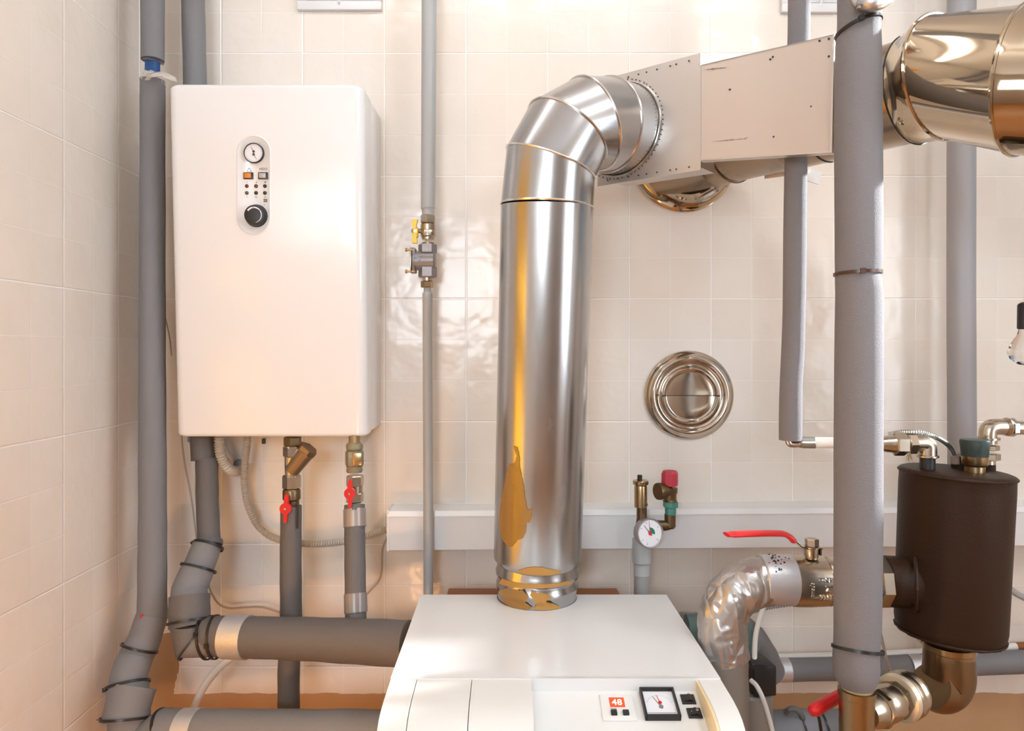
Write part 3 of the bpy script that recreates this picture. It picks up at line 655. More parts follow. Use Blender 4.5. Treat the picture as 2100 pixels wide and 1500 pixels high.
# ================================================================== vents
def vent(px0, px1, pyb, label, rows=6, m=PVC, h=.17):
    a = P(px0, pyb, WD); b_ = P(px1, pyb, WD); w = b_.x-a.x; c = V(((a.x+b_.x)/2, WD-.006, a.z+h/2))
    t = thing('air_vent', label, 'vent', V((c.x, WD, a.z)))
    bm = B(); fw = .022
    for cx, cz, sx, sz in ((0,-h/2+fw/2,w,fw), (0,h/2-fw/2,w,fw), (-w/2+fw/2,0,fw,h-2*fw), (w/2-fw/2,0,fw,h-2*fw)): boxm(bm, c+V((cx,0,cz)), (sx,.012,sz), bev=.002)
    obj('vent_frame', bm, m, t)
    bm = B(); boxm(bm, c+V((0,.004,0)), (w-.03,.002,h-.03)); obj('vent_back', bm, GREYB, t, smooth=False)
    n = int((h-2*fw)/.010)
    for i in range(n):
        bm = B(); boxm(bm, c+V((0,0,-h/2+fw+.006+i*.010)), (w-2*fw+.002,.0025,.0085), Matrix.Rotation(-.45,3,'X')); obj('slat', bm, m, t, smooth=False)
    bm = B(); boxm(bm, c+V((0,-.002,0)), (.006,.008,h-fw)); obj('divider', bm, m, t, smooth=False)
vent(612, 784, 24, 'white louvred vent grille above the wall boiler, cut by the top edge')
vent(1600, 1760, 29, 'cream louvred vent grille at the top between two grey pipes', h=.15)
# ================================================================== gas line
gl = thing('gas_pipe', 'thin pale grey gas pipe beside the wall boiler, interrupted by a valve', 'pipe', P(882,1230,1.64))
bm = B(); gy = 1.640
tube(bm, [V((P(881,0,gy).x, gy, ZT)), P(880,0,gy), P(879,200,gy), P(878,428,gy)], lambda i, n: (.0175,.0175,.0172,.0168)[i], 24); lathe(bm, P(878,425,gy), V((0,0,-1)), [(0,.0168),(.006,.0150),(.02,.0142)], 24, False); obj('upper_pipe', bm, GPAINT, gl)
bm = B(); lathe(bm, P(876.5,590,gy), V((.003,0,-1)), [(0,.0085),(.01,.0092),(.014,.0118),(.034,.0118),(.035,.0113),(.74,.0113)], 24); obj('lower_pipe', bm, GPAINT, gl)
gv = thing('gas_valve', 'nickel gas ball valve with small yellow butterfly handle', 'valve', P(878,470,gy))
dn = V((0,0,-1))
bm = B(); hexn(bm, P(878,442,gy), dn, .0185, .020); lathe(bm, P(878,460,gy), dn, [(0,.016),(.002,.0178),(.014,.0178),(.0145,.0170),(.016,.0178),(.028,.0178),(.031,.015),(.036,.0145)], 28); obj('valve_body', bm, NICKEL, gv)
bm = B(); lathe(bm, P(878,498,gy), dn, [(0,.014),(.004,.0145),(.010,.013)], 24); obj('hemp_thread', bm, BRASS, gv)
hc = P(851,477,1.623)
bm = B(); cyl(bm, P(866,474,gy), P(846,474,1.623), .0055, seg=16); hexn(bm, P(856,474,1.625), V((-1,0,0)), .0075, .008); obj('spindle', bm, NICKEL, gv)
bm = B(); boxm(bm, P(852,477,1.625), (.013,.012,.024), bev=.003)
poly(bm, [P(849,472,1.628), P(854,472,1.628), P(857,452,1.628), P(845,452,1.628)], V((0,-.012,0))); poly(bm, [P(846,500,1.628), P(857,500,1.628), P(854,480,1.628), P(849,480,1.628)], V((0,-.012,0))); obj('handle', bm, YEL, gv)
text('lettering', 'DN15', .007, P(878,474,gy-.0182), V((1,0,0)), V((0,0,1)), NICKEL, gv, ext=.0006)
gf = thing('gas_filter', 'dark grey cast gas filter body below the yellow handled valve', 'filter', P(874,535,gy))
bm = B(); hexn(bm, P(877,501,gy), dn, .0215, .022, rot=.5); hexn(bm, P(877,547,gy), dn, .0215, .026, rot=.5); cyl(bm, P(893,535,gy), P(846,535,gy), .0225, seg=32, ch=.003); obj('filter_body', bm, GASG, gf)
bm = B(); boxm(bm, P(850,535,gy), (.008,.040,.058), bev=.004); obj('end_flange', bm, GASG, gf)
bm = B(); boxm(bm, P(844.5,535,gy), (.003,.042,.060), bev=.001); obj('cover_plate', bm, NICKEL, gf)
for py in (512.5, 557):
    bm = B(); lathe(bm, P(851,py,gy-.017), V((-1,0,0)), [(0,.0025),(.018,.0025),(.018,.0048),(.022,.0042),(.023,0)], 14, False); obj('screw', bm, BRASS, gf)
bm = B(); lathe(bm, P(855,532,gy-.018), V((0,-1,0)), [(0,.0085),(.006,.0085),(.007,.0078),(.007,.0062),(.004,.0058),(.004,0)], 24, False); obj('test_port', bm, GASG, gf)
gb = thing('brass_union', 'small brass hex union under the cast gas filter', 'fitting', P(876,585,gy))
bm = B(); lathe(bm, P(876.5,566,gy), dn, [(0,.0115),(.012,.0115)], 24); obj('collar', bm, NICKEL, gb)
bm = B(); hexn(bm, P(876,577,gy), dn, .0148, .015, rot=.3); obj('hex_nut', bm, BRASS, gb)
# ================================================================== corner insulated pipe (left)
def sleeve(name, pts, r, m, parent, n=10, sg=28, ph=0.):
    q = []
    for a, b_ in zip(pts, pts[1:]): q += seg(a, b_, n)[:-1]
    q.append(pts[-1]); N = len(q)
    if isinstance(r, (tuple, list)): rf = lambda i, _: (r[0]+(r[1]-r[0])*i/(N-1))*(1+.012*math.sin(i*1.3+ph))
    else: rf = lambda i, _: r*(1+.012*math.sin(i*1.3+ph))
    return obj(name, tube(B(), q, rf, sg), m, parent)
cp1 = thing('insulated_pipe', 'dark grey foam insulated pipe in the left corner, wrapped elbow at its foot', 'pipe', P(290,1500,1.48))
u1 = P(312.5,0,1.60); top1 = V((u1.x, 1.60, ZT))
sleeve('foam_sleeve', [top1, P(313,124,1.60)], .0248, FOAM, cp1, n=14)
bm = B(); poly(bm, [P(291,121,1.576), P(300,118,1.574), P(318,121,1.5735), P(334,129,1.577), P(334,134,1.577), P(326,127,1.5745), P(318,124,1.5735), P(300,121,1.574)], V((0,.004,0))); obj('torn_edge', bm, FOAMD, cp1, smooth=False)
o = obj('bare_pipe', tube(B(), [P(313,100,1.60), P(312.5,172,1.60)], .0158, 24), BLUE, cp1); o['label'] = 'bare blue pipe between two foam sleeves'
bm = B(); lathe(bm, P(313,163,1.6), V((0,0,1)), [(-.012,.0262),(.0,.0262),(.004,.020),(.010,.0195),(.014,.0168)], 24, False)
gpts = []
pr = [[P(x, y+dy*k, 1.565-.01*k) for x, y, dy in ((300,153,5),(316,148,9),(330,147,9),(340,149,12),(350,153,12),(358,158,9),(362,162,5))] for k in (0,.5,1)]
for a in range(2):
    for i in range(6):
        vs = [bm.verts.new(p) for p in (pr[a][i], pr[a][i+1], pr[a+1][i+1], pr[a+1][i])]; bm.faces.new(vs)
bmesh.ops.remove_doubles(bm, verts=bm.verts, dist=.0002)
for v in bm.verts: v.co += V((0, (random.random()-.5)*.006, (random.random()-.5)*.003))
ft = obj('torn_tape', bm, TANP, cp1, ang=.3)
md = ft.modifiers.new('s', 'SOLIDIFY'); md.thickness = .0015
sleeve('foam_sleeve', [P(313,166,1.60), P(312,700,1.585), P(313,1060,1.57), P(312,1268,1.555)], (.0262,.0305), FOAM, cp1, n=12)
sleeve('foam_sleeve', [P(312,1262,1.555), P(296,1312,1.54), P(272,1362,1.52)], (.0325,.0365), FOAM, cp1, n=5)
sleeve('foam_sleeve', [P(276,1352,1.52), P(264,1385,1.50), P(262,1418,1.49)], (.0365,.0375), FOAM, cp1, n=4)
sleeve('foam_sleeve', [P(262,1410,1.49), P(264,1455,1.47), P(268,1560,1.46)], .0405, FOAM, cp1, n=4)
sleeve('foam_wrap', [P(276,1408,1.488), P(262,1450,1.47), P(258,1480,1.46)], (.0435,.0450), FOAM, cp1, n=6, ph=2.)
sleeve('foam_sleeve', [P(262,1545,1.46), P(345,1495,1.455), P(360,1504,1.452)], (.040,.0435), FOAM, cp1, n=3)
sleeve('foam_sleeve', [P(335,1503,1.452), P(560,1505,1.42), P(830,1507,1.38)], .0445, FOAM, cp1, n=10)
bm = B(); cyl(bm, P(372,1504,1.447), P(408,1504,1.442), .0464, seg=36); obj('silver_tape', bm, FOILS, cp1)
def A2(a, b_): return (P(*b_)-P(*a)).normalized()
tie(P(286,1330,1.531), A2((312,1262,1.555),(272,1362,1.52)), .0362, cp1, ha=200)
tie(P(262.5,1405,1.494), A2((264,1385,1.50),(264,1455,1.47)), .0410, cp1, ha=170, tail=0)
tie(P(258,1474,1.462), A2((262,1450,1.47),(258,1480,1.46)), .0460, cp1, ha=180, tail=.008)
tie(P(338,1500,1.455), V((1,0,.42)), .0425, cp1, ha=100, tail=.004); tie(P(352,1503,1.455), V((1,0,.35)), .0440, cp1, ha=100, tail=.006)
bm = B(); boxm(bm, P(289,1268,1.524), (.004,.003,.014), Matrix.Rotation(.3,3,'Y')); o = obj('red_strap_end', bm, RED, cp1)
# second insulated pipe: behind the wall boiler, then elbow and run into the floor boiler
cp2 = thing('insulated_pipe', 'foam insulated pipe behind the wall boiler, elbowing into the upper horizontal run', 'pipe', P(390,1340,1.5))
q0 = P(396,0,1.66); sleeve('foam_sleeve', [V((q0.x,1.66,ZT)), q0, P(400,168,1.66), P(409,905,1.675)], .0258, FOAM, cp2, n=8)
sleeve('foam_sleeve', [P(414,880,1.65), P(417,944,1.64)], .0272, FOAMD, cp2, n=4)
sleeve('foam_sleeve', [P(424,940,1.64), P(425,1030,1.63), P(429,1113,1.61)], .0248, FOAMD, cp2, n=8)
sleeve('foam_sleeve', [P(429,1108,1.61), P(428,1118,1.605)], .0295, FOAMD, cp2, n=2)
sleeve('foam_sleeve', [P(426,1116,1.60), P(402,1178,1.57)], (.0310,.0345), FOAM, cp2, n=5)
sleeve('foam_sleeve', [P(406,1168,1.57), P(388,1208,1.545), P(388,1240,1.53)], (.0350,.0385), FOAM, cp2, n=4)
sleeve('foam_wrap', [P(389,1222,1.53), P(388,1250,1.52), P(390,1284,1.51)], (.0415,.0425), FOAMD, cp2, n=5, ph=1.)
# mitred foot of the elbow
a_ = P(390,1280,1.51); nn1 = V((0,0,-1)); c_ = P(396,1312,1.505)
bm = B(); loft(bm, [(P(390,1276,1.51), V((0,0,-1)), .0415), (c_, V((.75,0,-.66)), .0465)], 36, caps=True); obj('foam_sleeve', bm, FOAMD, cp2)
bm = B(); loft(bm, [(c_+V((.001,0,0)), V((.75,0,-.66)), .0465), (P(452,1306,1.497), V((1,0,0)), .0405)], 36, caps=True); obj('foam_sleeve', bm, FOAM, cp2)
sleeve('foam_sleeve', [P(425,1305,1.50), P(640,1311,1.455), P(838,1321,1.395)], (.0405,.0445), FOAMD, cp2, n=12)
bm = B(); cyl(bm, P(465,1306,1.492), P(510,1307.5,1.484), .0446, seg=36); obj('silver_tape', bm, FOILS, cp2)
tie(P(427,1120,1.599), A2((429,1113,1.61),(402,1178,1.57)), .0318, cp2, ha=178); tie(P(407,1166,1.573), A2((426,1116,1.60),(402,1178,1.57)), .0368, cp2, ha=250, tail=.003)
tie(P(390,1274,1.512), A2((389,1222,1.53),(390,1284,1.51)), .0438, cp2, ha=10, tail=.004)
tie(P(400,1313,1.505), V((.8,0,-.62)), .0455, cp2, ha=180, tail=0, w=.003); tie(P(423,1308,1.50), V((1,0,.22)), .0425, cp2, ha=240); tie(P(442,1307,1.497), V((1,0,.10)), .0420, cp2, ha=90, tail=.003)
bm = B(); disc(bm, P(410,977,1.615), V((0,-1,0)), .0045, .0005, 12); disc(bm, P(419,975,1.614), V((0,-1,0)), .003, .0005, 10); obj('green_print', bm, TEALP, cp2)
# ================================================================== boiler connections
def bfly(c, parent, sc=1., up=V((.05,0,1))):
    up = up.normalized(); s = V((up.z,0,-up.x)); f = V((0,-1,0)); bm = B()
    disc(bm, c+f*.002, f, .0125*sc, .009, 20)
    poly(bm, [c+up*.006*sc-s*.0055*sc, c+up*.028*sc-s*.0042*sc, c+up*.031*sc, c+up*.028*sc+s*.0042*sc, c+up*.006*sc+s*.0055*sc], f*.007)
    poly(bm, [c-up*.006*sc-s*.005*sc, c-up*.030*sc-s*.0035*sc, c-up*.033*sc, c-up*.030*sc+s*.0035*sc, c-up*.006*sc+s*.005*sc], f*.007)
    h = obj('handle', bm, RED, parent); bm = B(); disc(bm, c+f*.011, f, .003*sc, .002, 12); obj('screw', bm, NICKEL, h); return h
BRZ = mat('dull_bronze', (.34,.24,.155), .4, .8, bump=.15, bscale=60, var=.25, vscale=30)
va = thing('strainer_valve', 'brass Y-strainer with shut-off valve and red handle, left under the wall boiler', 'valve', P(598,1050,1.575))
ya = 1.575
bm = B(); hexn(bm, P(600,896,ya), dn, .0195, .020); lathe(bm, P(600,912,ya), dn, [(0,.016),(.006,.016)], 24); obj('top_nut', bm, BRASSD, va)
bm = B(); hexn(bm, P(599,915,ya), dn, .0195, .024, rot=.2); lathe(bm, P(599,936,ya), dn, [(0,.0165),(.045,.0155)], 24); hexn(bm, P(598,974,ya), dn, .0200, .032, rot=.2); obj('strainer_body', bm, NICKEL, va)
ys = V((.62,-.1,.78)).normalized()
bm = B(); lathe(bm, P(598,966,ya-.004), ys, [(0,.017),(.052,.0195),(.053,.0205),(.056,.0205)], 28); hexn(bm, P(598,966,ya-.004)+ys*.055, ys, .0215, .013); obj('strainer_leg', bm, BRZ, va)
bm = B(); lathe(bm, P(598,1003,ya), dn, [(0,.0175),(.004,.0195),(.022,.0195),(.026,.0165),(.05,.0165)], 28); obj('ball_body', bm, BRASSD, va)
bfly(P(588,1042,ya-.024), va, 1.0); bm = B(); cyl(bm, P(589,1040,ya-.004), P(588,1042,ya-.024), .005, seg=14); obj('spindle', bm, NICKEL, va)
yv = 1.545
vb = thing('union_valve', 'tarnished green union valve with red butterfly handle, under the wall boiler right side', 'valve', P(727,1030,yv))
bm = B(); cyl(bm, P(727,894,yv+.02), P(727,916,yv), .0125, seg=24); obj('copper_stub', bm, BRASS, vb)
bm = B(); lathe(bm, P(727,908,yv), dn, [(0,.014),(.003,.0175),(.012,.0185),(.016,.0165)], 24); hexn(bm, P(727,924,yv), dn, .0200, .034, rot=.5); lathe(bm, P(727,956,yv), dn, [(0,.018),(.006,.0165),(.008,.018),(.014,.0165)], 24); obj('union_nut', bm, VERD, vb)
bm = B(); hexn(bm, P(728,975,yv), dn, .0190, .024, rot=.1); lathe(bm, P(728,996,yv), dn, [(0,.0168),(.016,.0168)], 24); hexn(bm, P(728,1010,yv), dn, .0190, .022, rot=.1); obj('ball_body', bm, NICKEL, vb)
bm = B(); boxm(bm, P(733,942,yv-.0185), (.019,.003,.027), bev=.001); obj('bare_brass_flat', bm, BRASS, vb)
bfly(P(719,1011,yv-.026), vb, .95, V((0,0,1))); bm = B(); cyl(bm, P(721,1010,yv), P(719,1011,yv-.026), .005, seg=14); obj('spindle', bm, NICKEL, vb)
s1 = thing('small_insulated_pipe', 'narrow dark foam pipe below the strainer valve', 'pipe', P(596,1460,1.57), 'narrow foam pipes under the wall boiler')
sleeve('foam_sleeve', [P(597,1038,1.575), P(596,1150,1.57), P(597,1270,1.565)], (.0228,.0238), FOAMD, s1, n=8)
sleeve('foam_sleeve', [P(597,1268,1.565), P(592,1380,1.55), P(592,1470,1.54)], .0236, FOAMD, s1, n=6)
bm = B(); boxm(bm, P(611,1060,1.556), (.0035,.005,.05), Matrix.Rotation(.02,3,'Y')); obj('foam_slit', bm, BLK, s1, smooth=False)
s2 = thing('small_insulated_pipe', 'narrow dark foam pipe below the union valve, taped at its neck', 'pipe', P(729,1280,1.47), 'narrow foam pipes under the wall boiler')
sleeve('foam_sleeve', [P(727,1036,yv), P(728,1150,1.51), P(730,1290,1.47)], .0222, FOAMD, s2, n=10)
bm = B(); lathe(bm, P(727,1045,yv-.001), P(728,1085,1.532)-P(727,1045,yv), [(0,.0243),(.038,.0243)], 28, False); obj('tape_band', bm, mat('taupe_tape', (.33,.28,.25), .3, .3), s2)
bm = B(); lathe(bm, P(729,1218,1.492), P(730,1258,1.479)-P(729,1218,1.492), [(0,.0242),(.038,.0243)], 28, False); obj('tape_band', bm, mat('clear_tape', (.24,.21,.20), .2), s2)
# ================================================================== conduits, wires, hose
o = obj('corrugated_conduit', corr(B(), [P(450,880,1.63), P(450,915,1.63), P(455,940,1.635), P(468,961,1.65), P(484,967,1.68), P(497,958,1.72)], .0125, .0054, .0034, 18), CONDM, loc=P(450,905,1.63)); tag(o, 'short thick ribbed conduit curling into the wall under the wall boiler', 'conduit')
bm = B(); cyl(bm, P(490,952,1.732), P(489,954,1.69), .012, seg=20, ch=.002); o = obj('wall_plug', bm, FOAM, loc=P(490,952,1.73)); tag(o, 'small grey sleeve in the wall holding the short thick conduit', 'plug')
o = obj('corrugated_conduit', corr(B(), [P(509,880,1.66), P(507,910,1.66), P(502,950,1.67), P(501,990,1.68), P(508,1035,1.685), P(528,1078,1.69), P(560,1103,1.69), P(600,1113,1.69), P(655,1116,1.69), P(705,1111,1.69), P(750,1100,1.69), P(800,1084,1.69)], .0088, .0044, .0024), CONDM, loc=P(560,1103,1.69)); tag(o, 'long thin ribbed conduit sweeping behind two pipes into the white trunking', 'conduit')
def wire(pts, r, m, label, cat='cable', name='thin_cable', sg=8):
    q = spline([P(*p) for p in pts], 10); o = obj(name, tube(B(), q, r, sg), m, loc=q[-1]); tag(o, label, cat); return o
wire([(372,890,1.69),(375,925,1.69),(381,965,1.69),(388,1000,1.69),(395,1040,1.69),(400,1080,1.68),(404,1112,1.64)], .0020, WIRE, 'thin beige cable hanging left of the insulated pipe below the boiler')
wire([(420,1170,1.60),(427,1195,1.62),(436,1220,1.65),(450,1240,1.69),(472,1248,1.71),(505,1246,1.71),(540,1246,1.71),(578,1257,1.71),(620,1262,1.71)], .0026, WIRE, 'thin beige cable looping from the wrapped elbow along the wall')
wire([(795,1100,1.71),(784,1128,1.72),(783,1165,1.72),(778,1190,1.72),(762,1208,1.72),(748,1224,1.72)], .0022, WIRE, 'thin beige cable dropping from the left end of the trunking')
wire([(336,600,1.72),(337,640,1.715),(342,665,1.715),(348,695,1.715),(352,730,1.715)], .0018, WIRE, 'thin grey wire between the corner pipe and the wall boiler')
wire([(500,1330,1.60),(470,1352,1.60),(440,1380,1.60),(415,1415,1.60),(398,1455,1.60),(392,1480,1.59)], .0088, HOSE, 'white hose curving between the two horizontal foam pipes', 'hose', 'white_hose', 14)
# ================================================================== trunking
tr = thing('cable_trunking', 'long white plastic cable trunking running along the tiled wall', 'trunking', P(795,1130,1.663))
def TK(z, x, y): return V((x, y, ZC+z+(x+.2856)*.0075))
bm = B(); xa, xb = -.2856, 1.45; yfz = 1.663
poly(bm, [TK(-.468,xa,yfz), TK(-.385,xa,yfz), TK(-.385,xa,WD), TK(-.468,xa,WD)], V((xb-xa,0,(xb-xa)*.0075))); obj('trunking_base', bm, PVC, tr, smooth=False)
bm = B(); poly(bm, [TK(-.3885,xa,yfz-.003), TK(-.3760,xa,yfz-.001), TK(-.3745,xa,WD), TK(-.3885,xa,WD)], V((xb-xa,0,(xb-xa)*.0075))); obj('trunking_lid', bm, mat('trunking_lid_white', (.86,.86,.86), .3), tr, smooth=False)
bm = B(); poly(bm, [TK(-.470,xa-.002,yfz-.002), TK(-.373,xa-.002,yfz-.002), TK(-.373,xa-.002,WD), TK(-.470,xa-.002,WD)], V((.006,0,0))); obj('end_cap', bm, PVC, tr, smooth=False)
# ================================================================== safety group
ys_ = 1.60
sg_ = thing('safety_group', 'brass safety group with round dial gauge, air vent and red capped valve', 'safety valve', P(1317,1225,ys_))
bm = B(); lathe(bm, P(1316,1106,ys_), dn, [(0,.021),(.052,.0212),(.056,.018),(.078,.0175),(.080,.0185),(.084,.0172),(.30,.0172)], 28); obj('grey_riser', bm, GPAINT, sg_)
bm = B(); lathe(bm, P(1316,1108,ys_), V((0,0,1)), [(0,.014),(.04,.013),(.05,.0115),(.075,.0115),(.078,.0125),(.082,.0145)], 24); obj('manifold', bm, BRASSD, sg_)
uv = V((0,0,1))
bm = B(); lathe(bm, P(1314,1040,ys_), uv, [(0,.0145),(.044,.0145),(.048,.0135),(.050,.0145),(.0515,.0175),(.058,.0178),(.060,.0165),(.060,.011)], 28); obj('air_vent', bm, BRASS, sg_)
bm = B(); lathe(bm, P(1312,988,ys_), uv, [(0,.0055),(.014,.0055),(.015,.0045)], 16); obj('vent_screw', bm, BLK, sg_)
bm = B(); tube(bm, spline([P(1322,1078,ys_), P(1345,1078,ys_), P(1366,1078,ys_), P(1374,1072,ys_), P(1375,1056,ys_)], 6), .0118, 20); lathe(bm, P(1374,1084,ys_), uv, [(0,.0095),(.004,.0125),(.032,.0125)], 24); obj('elbow', bm, BRASSD, sg_)
bm = B(); lathe(bm, P(1375,1056,ys_), uv, [(0,.012),(.016,.0125),(.018,.0145)], 24); hexn(bm, P(1375,1041,ys_), uv, .0175, .014); obj('green_union', bm, TEALP, sg_)
bm = B(); lathe(bm, P(1374,1028,ys_), uv, [(0,.0165),(.003,.0145),(.016,.0145),(.020,.0165),(.030,.0168)], 28); lathe(bm, P(1374,1006,ys_), V((-.8,-.35,0)), [(0,.012),(.014,.0165),(.028,.0195),(.034,.0185),(.034,.012)], 28); obj('valve_body', bm, BRASSD, sg_)
bm = B(); lathe(bm, P(1373.5,996,ys_), uv, [(0,.0183),(.006,.0190),(.028,.0187),(.031,.0165),(.033,.0160)], 8); obj('red_cap', bm, REDC, sg_)
gn = V((.34,-1,0.10)).normalized(); gcc = P(1322,1091,1.585)
bm = B(); lathe(bm, gcc, gn, [(0,.026),(.004,.0305),(.022,.0320),(.0235,.0325),(.026,.0325),(.027,.0315),(.0262,.0298),(.0235,.0295)], 40, False); gau = obj('pressure_gauge', bm, mat('gauge_case', (.36,.32,.32), .35, .6), sg_)
fcg = gcc+gn*.0236; gx = V((-gn.y, gn.x, 0)).normalized(); gz = gn.cross(gx)*-1; gz = gz if gz.z > 0 else -gz
bm = B(); disc(bm, gcc+gn*.0225, gn, .0298, .001, 40); obj('dial_face', bm, DIAL, gau)
bm = B()
for i, (a, b_) in enumerate([(math.radians(t_), math.radians(t_+8)) for t_ in range(2, 106, 8)]):
    poly(bm, [fcg, fcg+(gx*math.sin(a)+gz*math.cos(a))*.0125, fcg+(gx*math.sin(b_)+gz*math.cos(b_))*.0125], gn*.0003)
obj('green_zone', bm, mat('dial_green', (.0,.20,.13), .4), gau, smooth=False)
bm = B()
for t_ in (-60,-20,-2,60,130,200,235): 
    a = math.radians(t_); q = gx*math.sin(a)+gz*math.cos(a); s = gn.cross(q)*.0003; poly(bm, [fcg+q*.021-s, fcg+q*.027-s, fcg+q*.027+s, fcg+q*.021+s], gn*.0002)
obj('scale_marks', bm, INK, gau, smooth=False)
needle(fcg+gn*.0006, gn, gz*.8-gx*.62, .0225, .0009, INK, gau, back=.007); needle(fcg+gn*.0012, gn, gz*1.-gx*.07, .0235, .0009, RED, gau, hub=.0042, name='red_marker')
# ================================================================== right: near thick pipe
np_ = thing('thick_insulated_pipe', 'thickest light grey foam pipe, nearest the camera, with three cable ties', 'pipe', P(1755,1410,1.15))
yn = 1.15
pts = [V((P(1762,0,yn).x+.004, yn, ZT)), P(1763,-40,yn), P(1763,0,yn), P(1762,40,yn), P(1761,60,yn), P(1760,85,yn), P(1760,150,yn), P(1760,300,yn), P(1761,450,yn), P(1761,530,yn), P(1759,553,yn), P(1758,561,yn), P(1759,570,yn), P(1762,600,yn), P(1761,750,yn), P(1760,900,yn), P(1760,1050,yn), P(1759,1200,yn), P(1758,1300,yn), P(1756,1334,yn), P(1755,1350,yn), P(1756,1372,yn), P(1756,1388,yn), P(1757,1402,yn), P(1757,1408,yn)]
rs_ = [.034,.034,.0335,.0328,.0325,.034,.0357,.0360,.0358,.0356,.034,.0330,.034,.0356,.0364,.0366,.0366,.0362,.0352,.0345,.0350,.0350,.0335,.0285,.0265]
bm = B(); tube(bm, pts, rs_, 40); obj('foam_sleeve', bm, FOAML, np_)
tie(P(1760,58,yn), V((.45,-.10,1)).normalized()*1 if False else V((-.32,.12,1)), .0338, np_, ha=250, tail=0)
tie(P(1759,561,yn), V((-.03,.02,1)), .0334, np_, ha=255, tail=0, m=mat('cable_tie_brown', (.07,.028,.014), .3)); tie(P(1757,1332,yn), V((.13,.25,1)), .0350, np_, ha=358, tail=.004)
tf = thing('brass_tee', 'brass tee fitting at the bottom of the thick grey pipe', 'fitting', P(1756,1500,yn))
bm = B(); lathe(bm, P(1757,1396,yn), dn, [(0,.0245),(.014,.0245)], 32); obj('nipple', bm, mat('yellow_brass_putty', (.55,.46,.26), .5, .5, bump=.3), tf)
bm = B(); lathe(bm, P(1757,1412,yn), dn, [(0,.0265),(.001,.0287),(.012,.0285),(.013,.0270),(.034,.0268),(.12,.0265),(.76,.0265)], 40); obj('tee_body', bm, BRASS, tf, ang=.4)
# fittings chain towards the tank elbow
e0 = P(1782,1462,1.16); e1 = P(1905,1402,1.27); ed = (e1-e0).normalized(); EL = (e1-e0).length
ch = thing('brass_reducer', 'row of brass and nickel nuts between the tee and the tank elbow', 'fitting', e0)
bm = B(); lathe(bm, e0-ed*.01, ed, [(0,.022),(.012,.026),(.02,.0285),(.026,.0285),(.028,.024)], 36); obj('ring_nut', bm, NICKEL, ch)
bm = B(); hexn(bm, e0+ed*.018, ed, .0320, .012, n=8); lathe(bm, e0+ed*.028, ed, [(0,.0285),(.006,.0300),(.008,.0280),(.014,.0300),(.016,.0280),(.022,.0300),(.036,.0305),(.044,.0290)], 36); obj('coupling', bm, NICKEL, ch, ang=.4)
bm = B(); hexn(bm, e0+ed*.070, ed, .0310, .015, n=8); obj('hex_nut', bm, BRASSD, ch)
bm = B(); lathe(bm, e0+ed*.084, ed, [(0,.026),(.002,.0370),(.010,.0400),(.011,.0375),(.016,.0375)], 40); obj('flat_washer', bm, mat('pale_washer', (.70,.60,.45), .35, .6), ch)
bm = B(); lathe(bm, e0+ed*.098, ed, [(0,.0390),(.004,.0405),(.010,.0405),(.012,.0385),(.016,.0400),(.018,.0385),(.022,.0400),(.024,.0385),(.030,.0380)], 40); obj('threaded_flange', bm, NICKEL, ch, ang=.4)
# ================================================================== separator tank
yt = 1.28
tk = thing('separator_tank', 'dark brown cylindrical steel tank hanging at the right edge', 'tank', P(1942,1345,yt))
ta = P(1961,965,yt); tb = P(1946,1300,yt); td = (tb-ta).normalized(); TLn = (tb-ta).length; tr_ = .0912
bm = B(); lathe(bm, ta, td, [(0,tr_*.2),(0.,tr_*.93),(.002,tr_*.99),(.006,tr_*1.012),(.010,tr_*.995),(.03,tr_),(TLn-.02,tr_*.975),(TLn-.006,tr_*.95),(TLn-.0,tr_*.90),(TLn+.002,tr_*.2)], 72); obj('tank_shell', bm, BROWNT, tk, ang=1.1)
def weld(c, n, r, parent, w=.005):
    n = n.normalized(); u, v = frame(n); bm = B(); k = 80; prev = first = None
    for i in range(k):
        a = 2*math.pi*i/k; rd = u*math.cos(a)+v*math.sin(a); ww = w*(.8+.5*random.random()); pc = c+rd*r
        cur = [bm.verts.new(pc+rd*(ww*.5*math.cos(b*math.pi/3))+n*(ww*.5*math.sin(b*math.pi/3))) for b in range(6)]
        if prev: bridge(bm, prev, cur)
        else: first = cur
        prev = cur
    bridge(bm, prev, first); return obj('weld_seam', bm, BROWNT, parent)
weld(ta+td*.006, td, tr_*1.0, tk); weld(tb-td*.004, td, tr_*.945, tk)
stub0 = P(1868,1193,yt-.0)
bm = B(); lathe(bm, V((P(1838,0,1.238).x, yt, P(0,1192,yt).z)), V((1,-.06,-.03)), [(0,.0430),(.002,.0450),(.03,.0450),(.06,.0455)], 40); obj('side_stub', bm, BROWNT, tk)
weld(P(1876,1198,yt-.025), V((1,-.5,-.0)), .0475, tk, .006)
bm = B(); lathe(bm, P(1948,1296,yt), V((-.0,0,-1)), [(0,.0350),(.044,.0345)], 40); obj('bottom_stub', bm, BROWNT, tk)
for (px, py, r_, nm) in ((1900,935,.0110,'inlet_stub'), (1969,935,.0150,'probe_stub'), (2026,935,.0125,'outlet_stub')):
    bm = B(); cyl(bm, P(px,py,yt+(.0 if px < 1950 else .035)), P(px,py+42,yt+(.0 if px < 1950 else .035)), r_, seg=24); obj(nm, bm, BROWNT, tk)
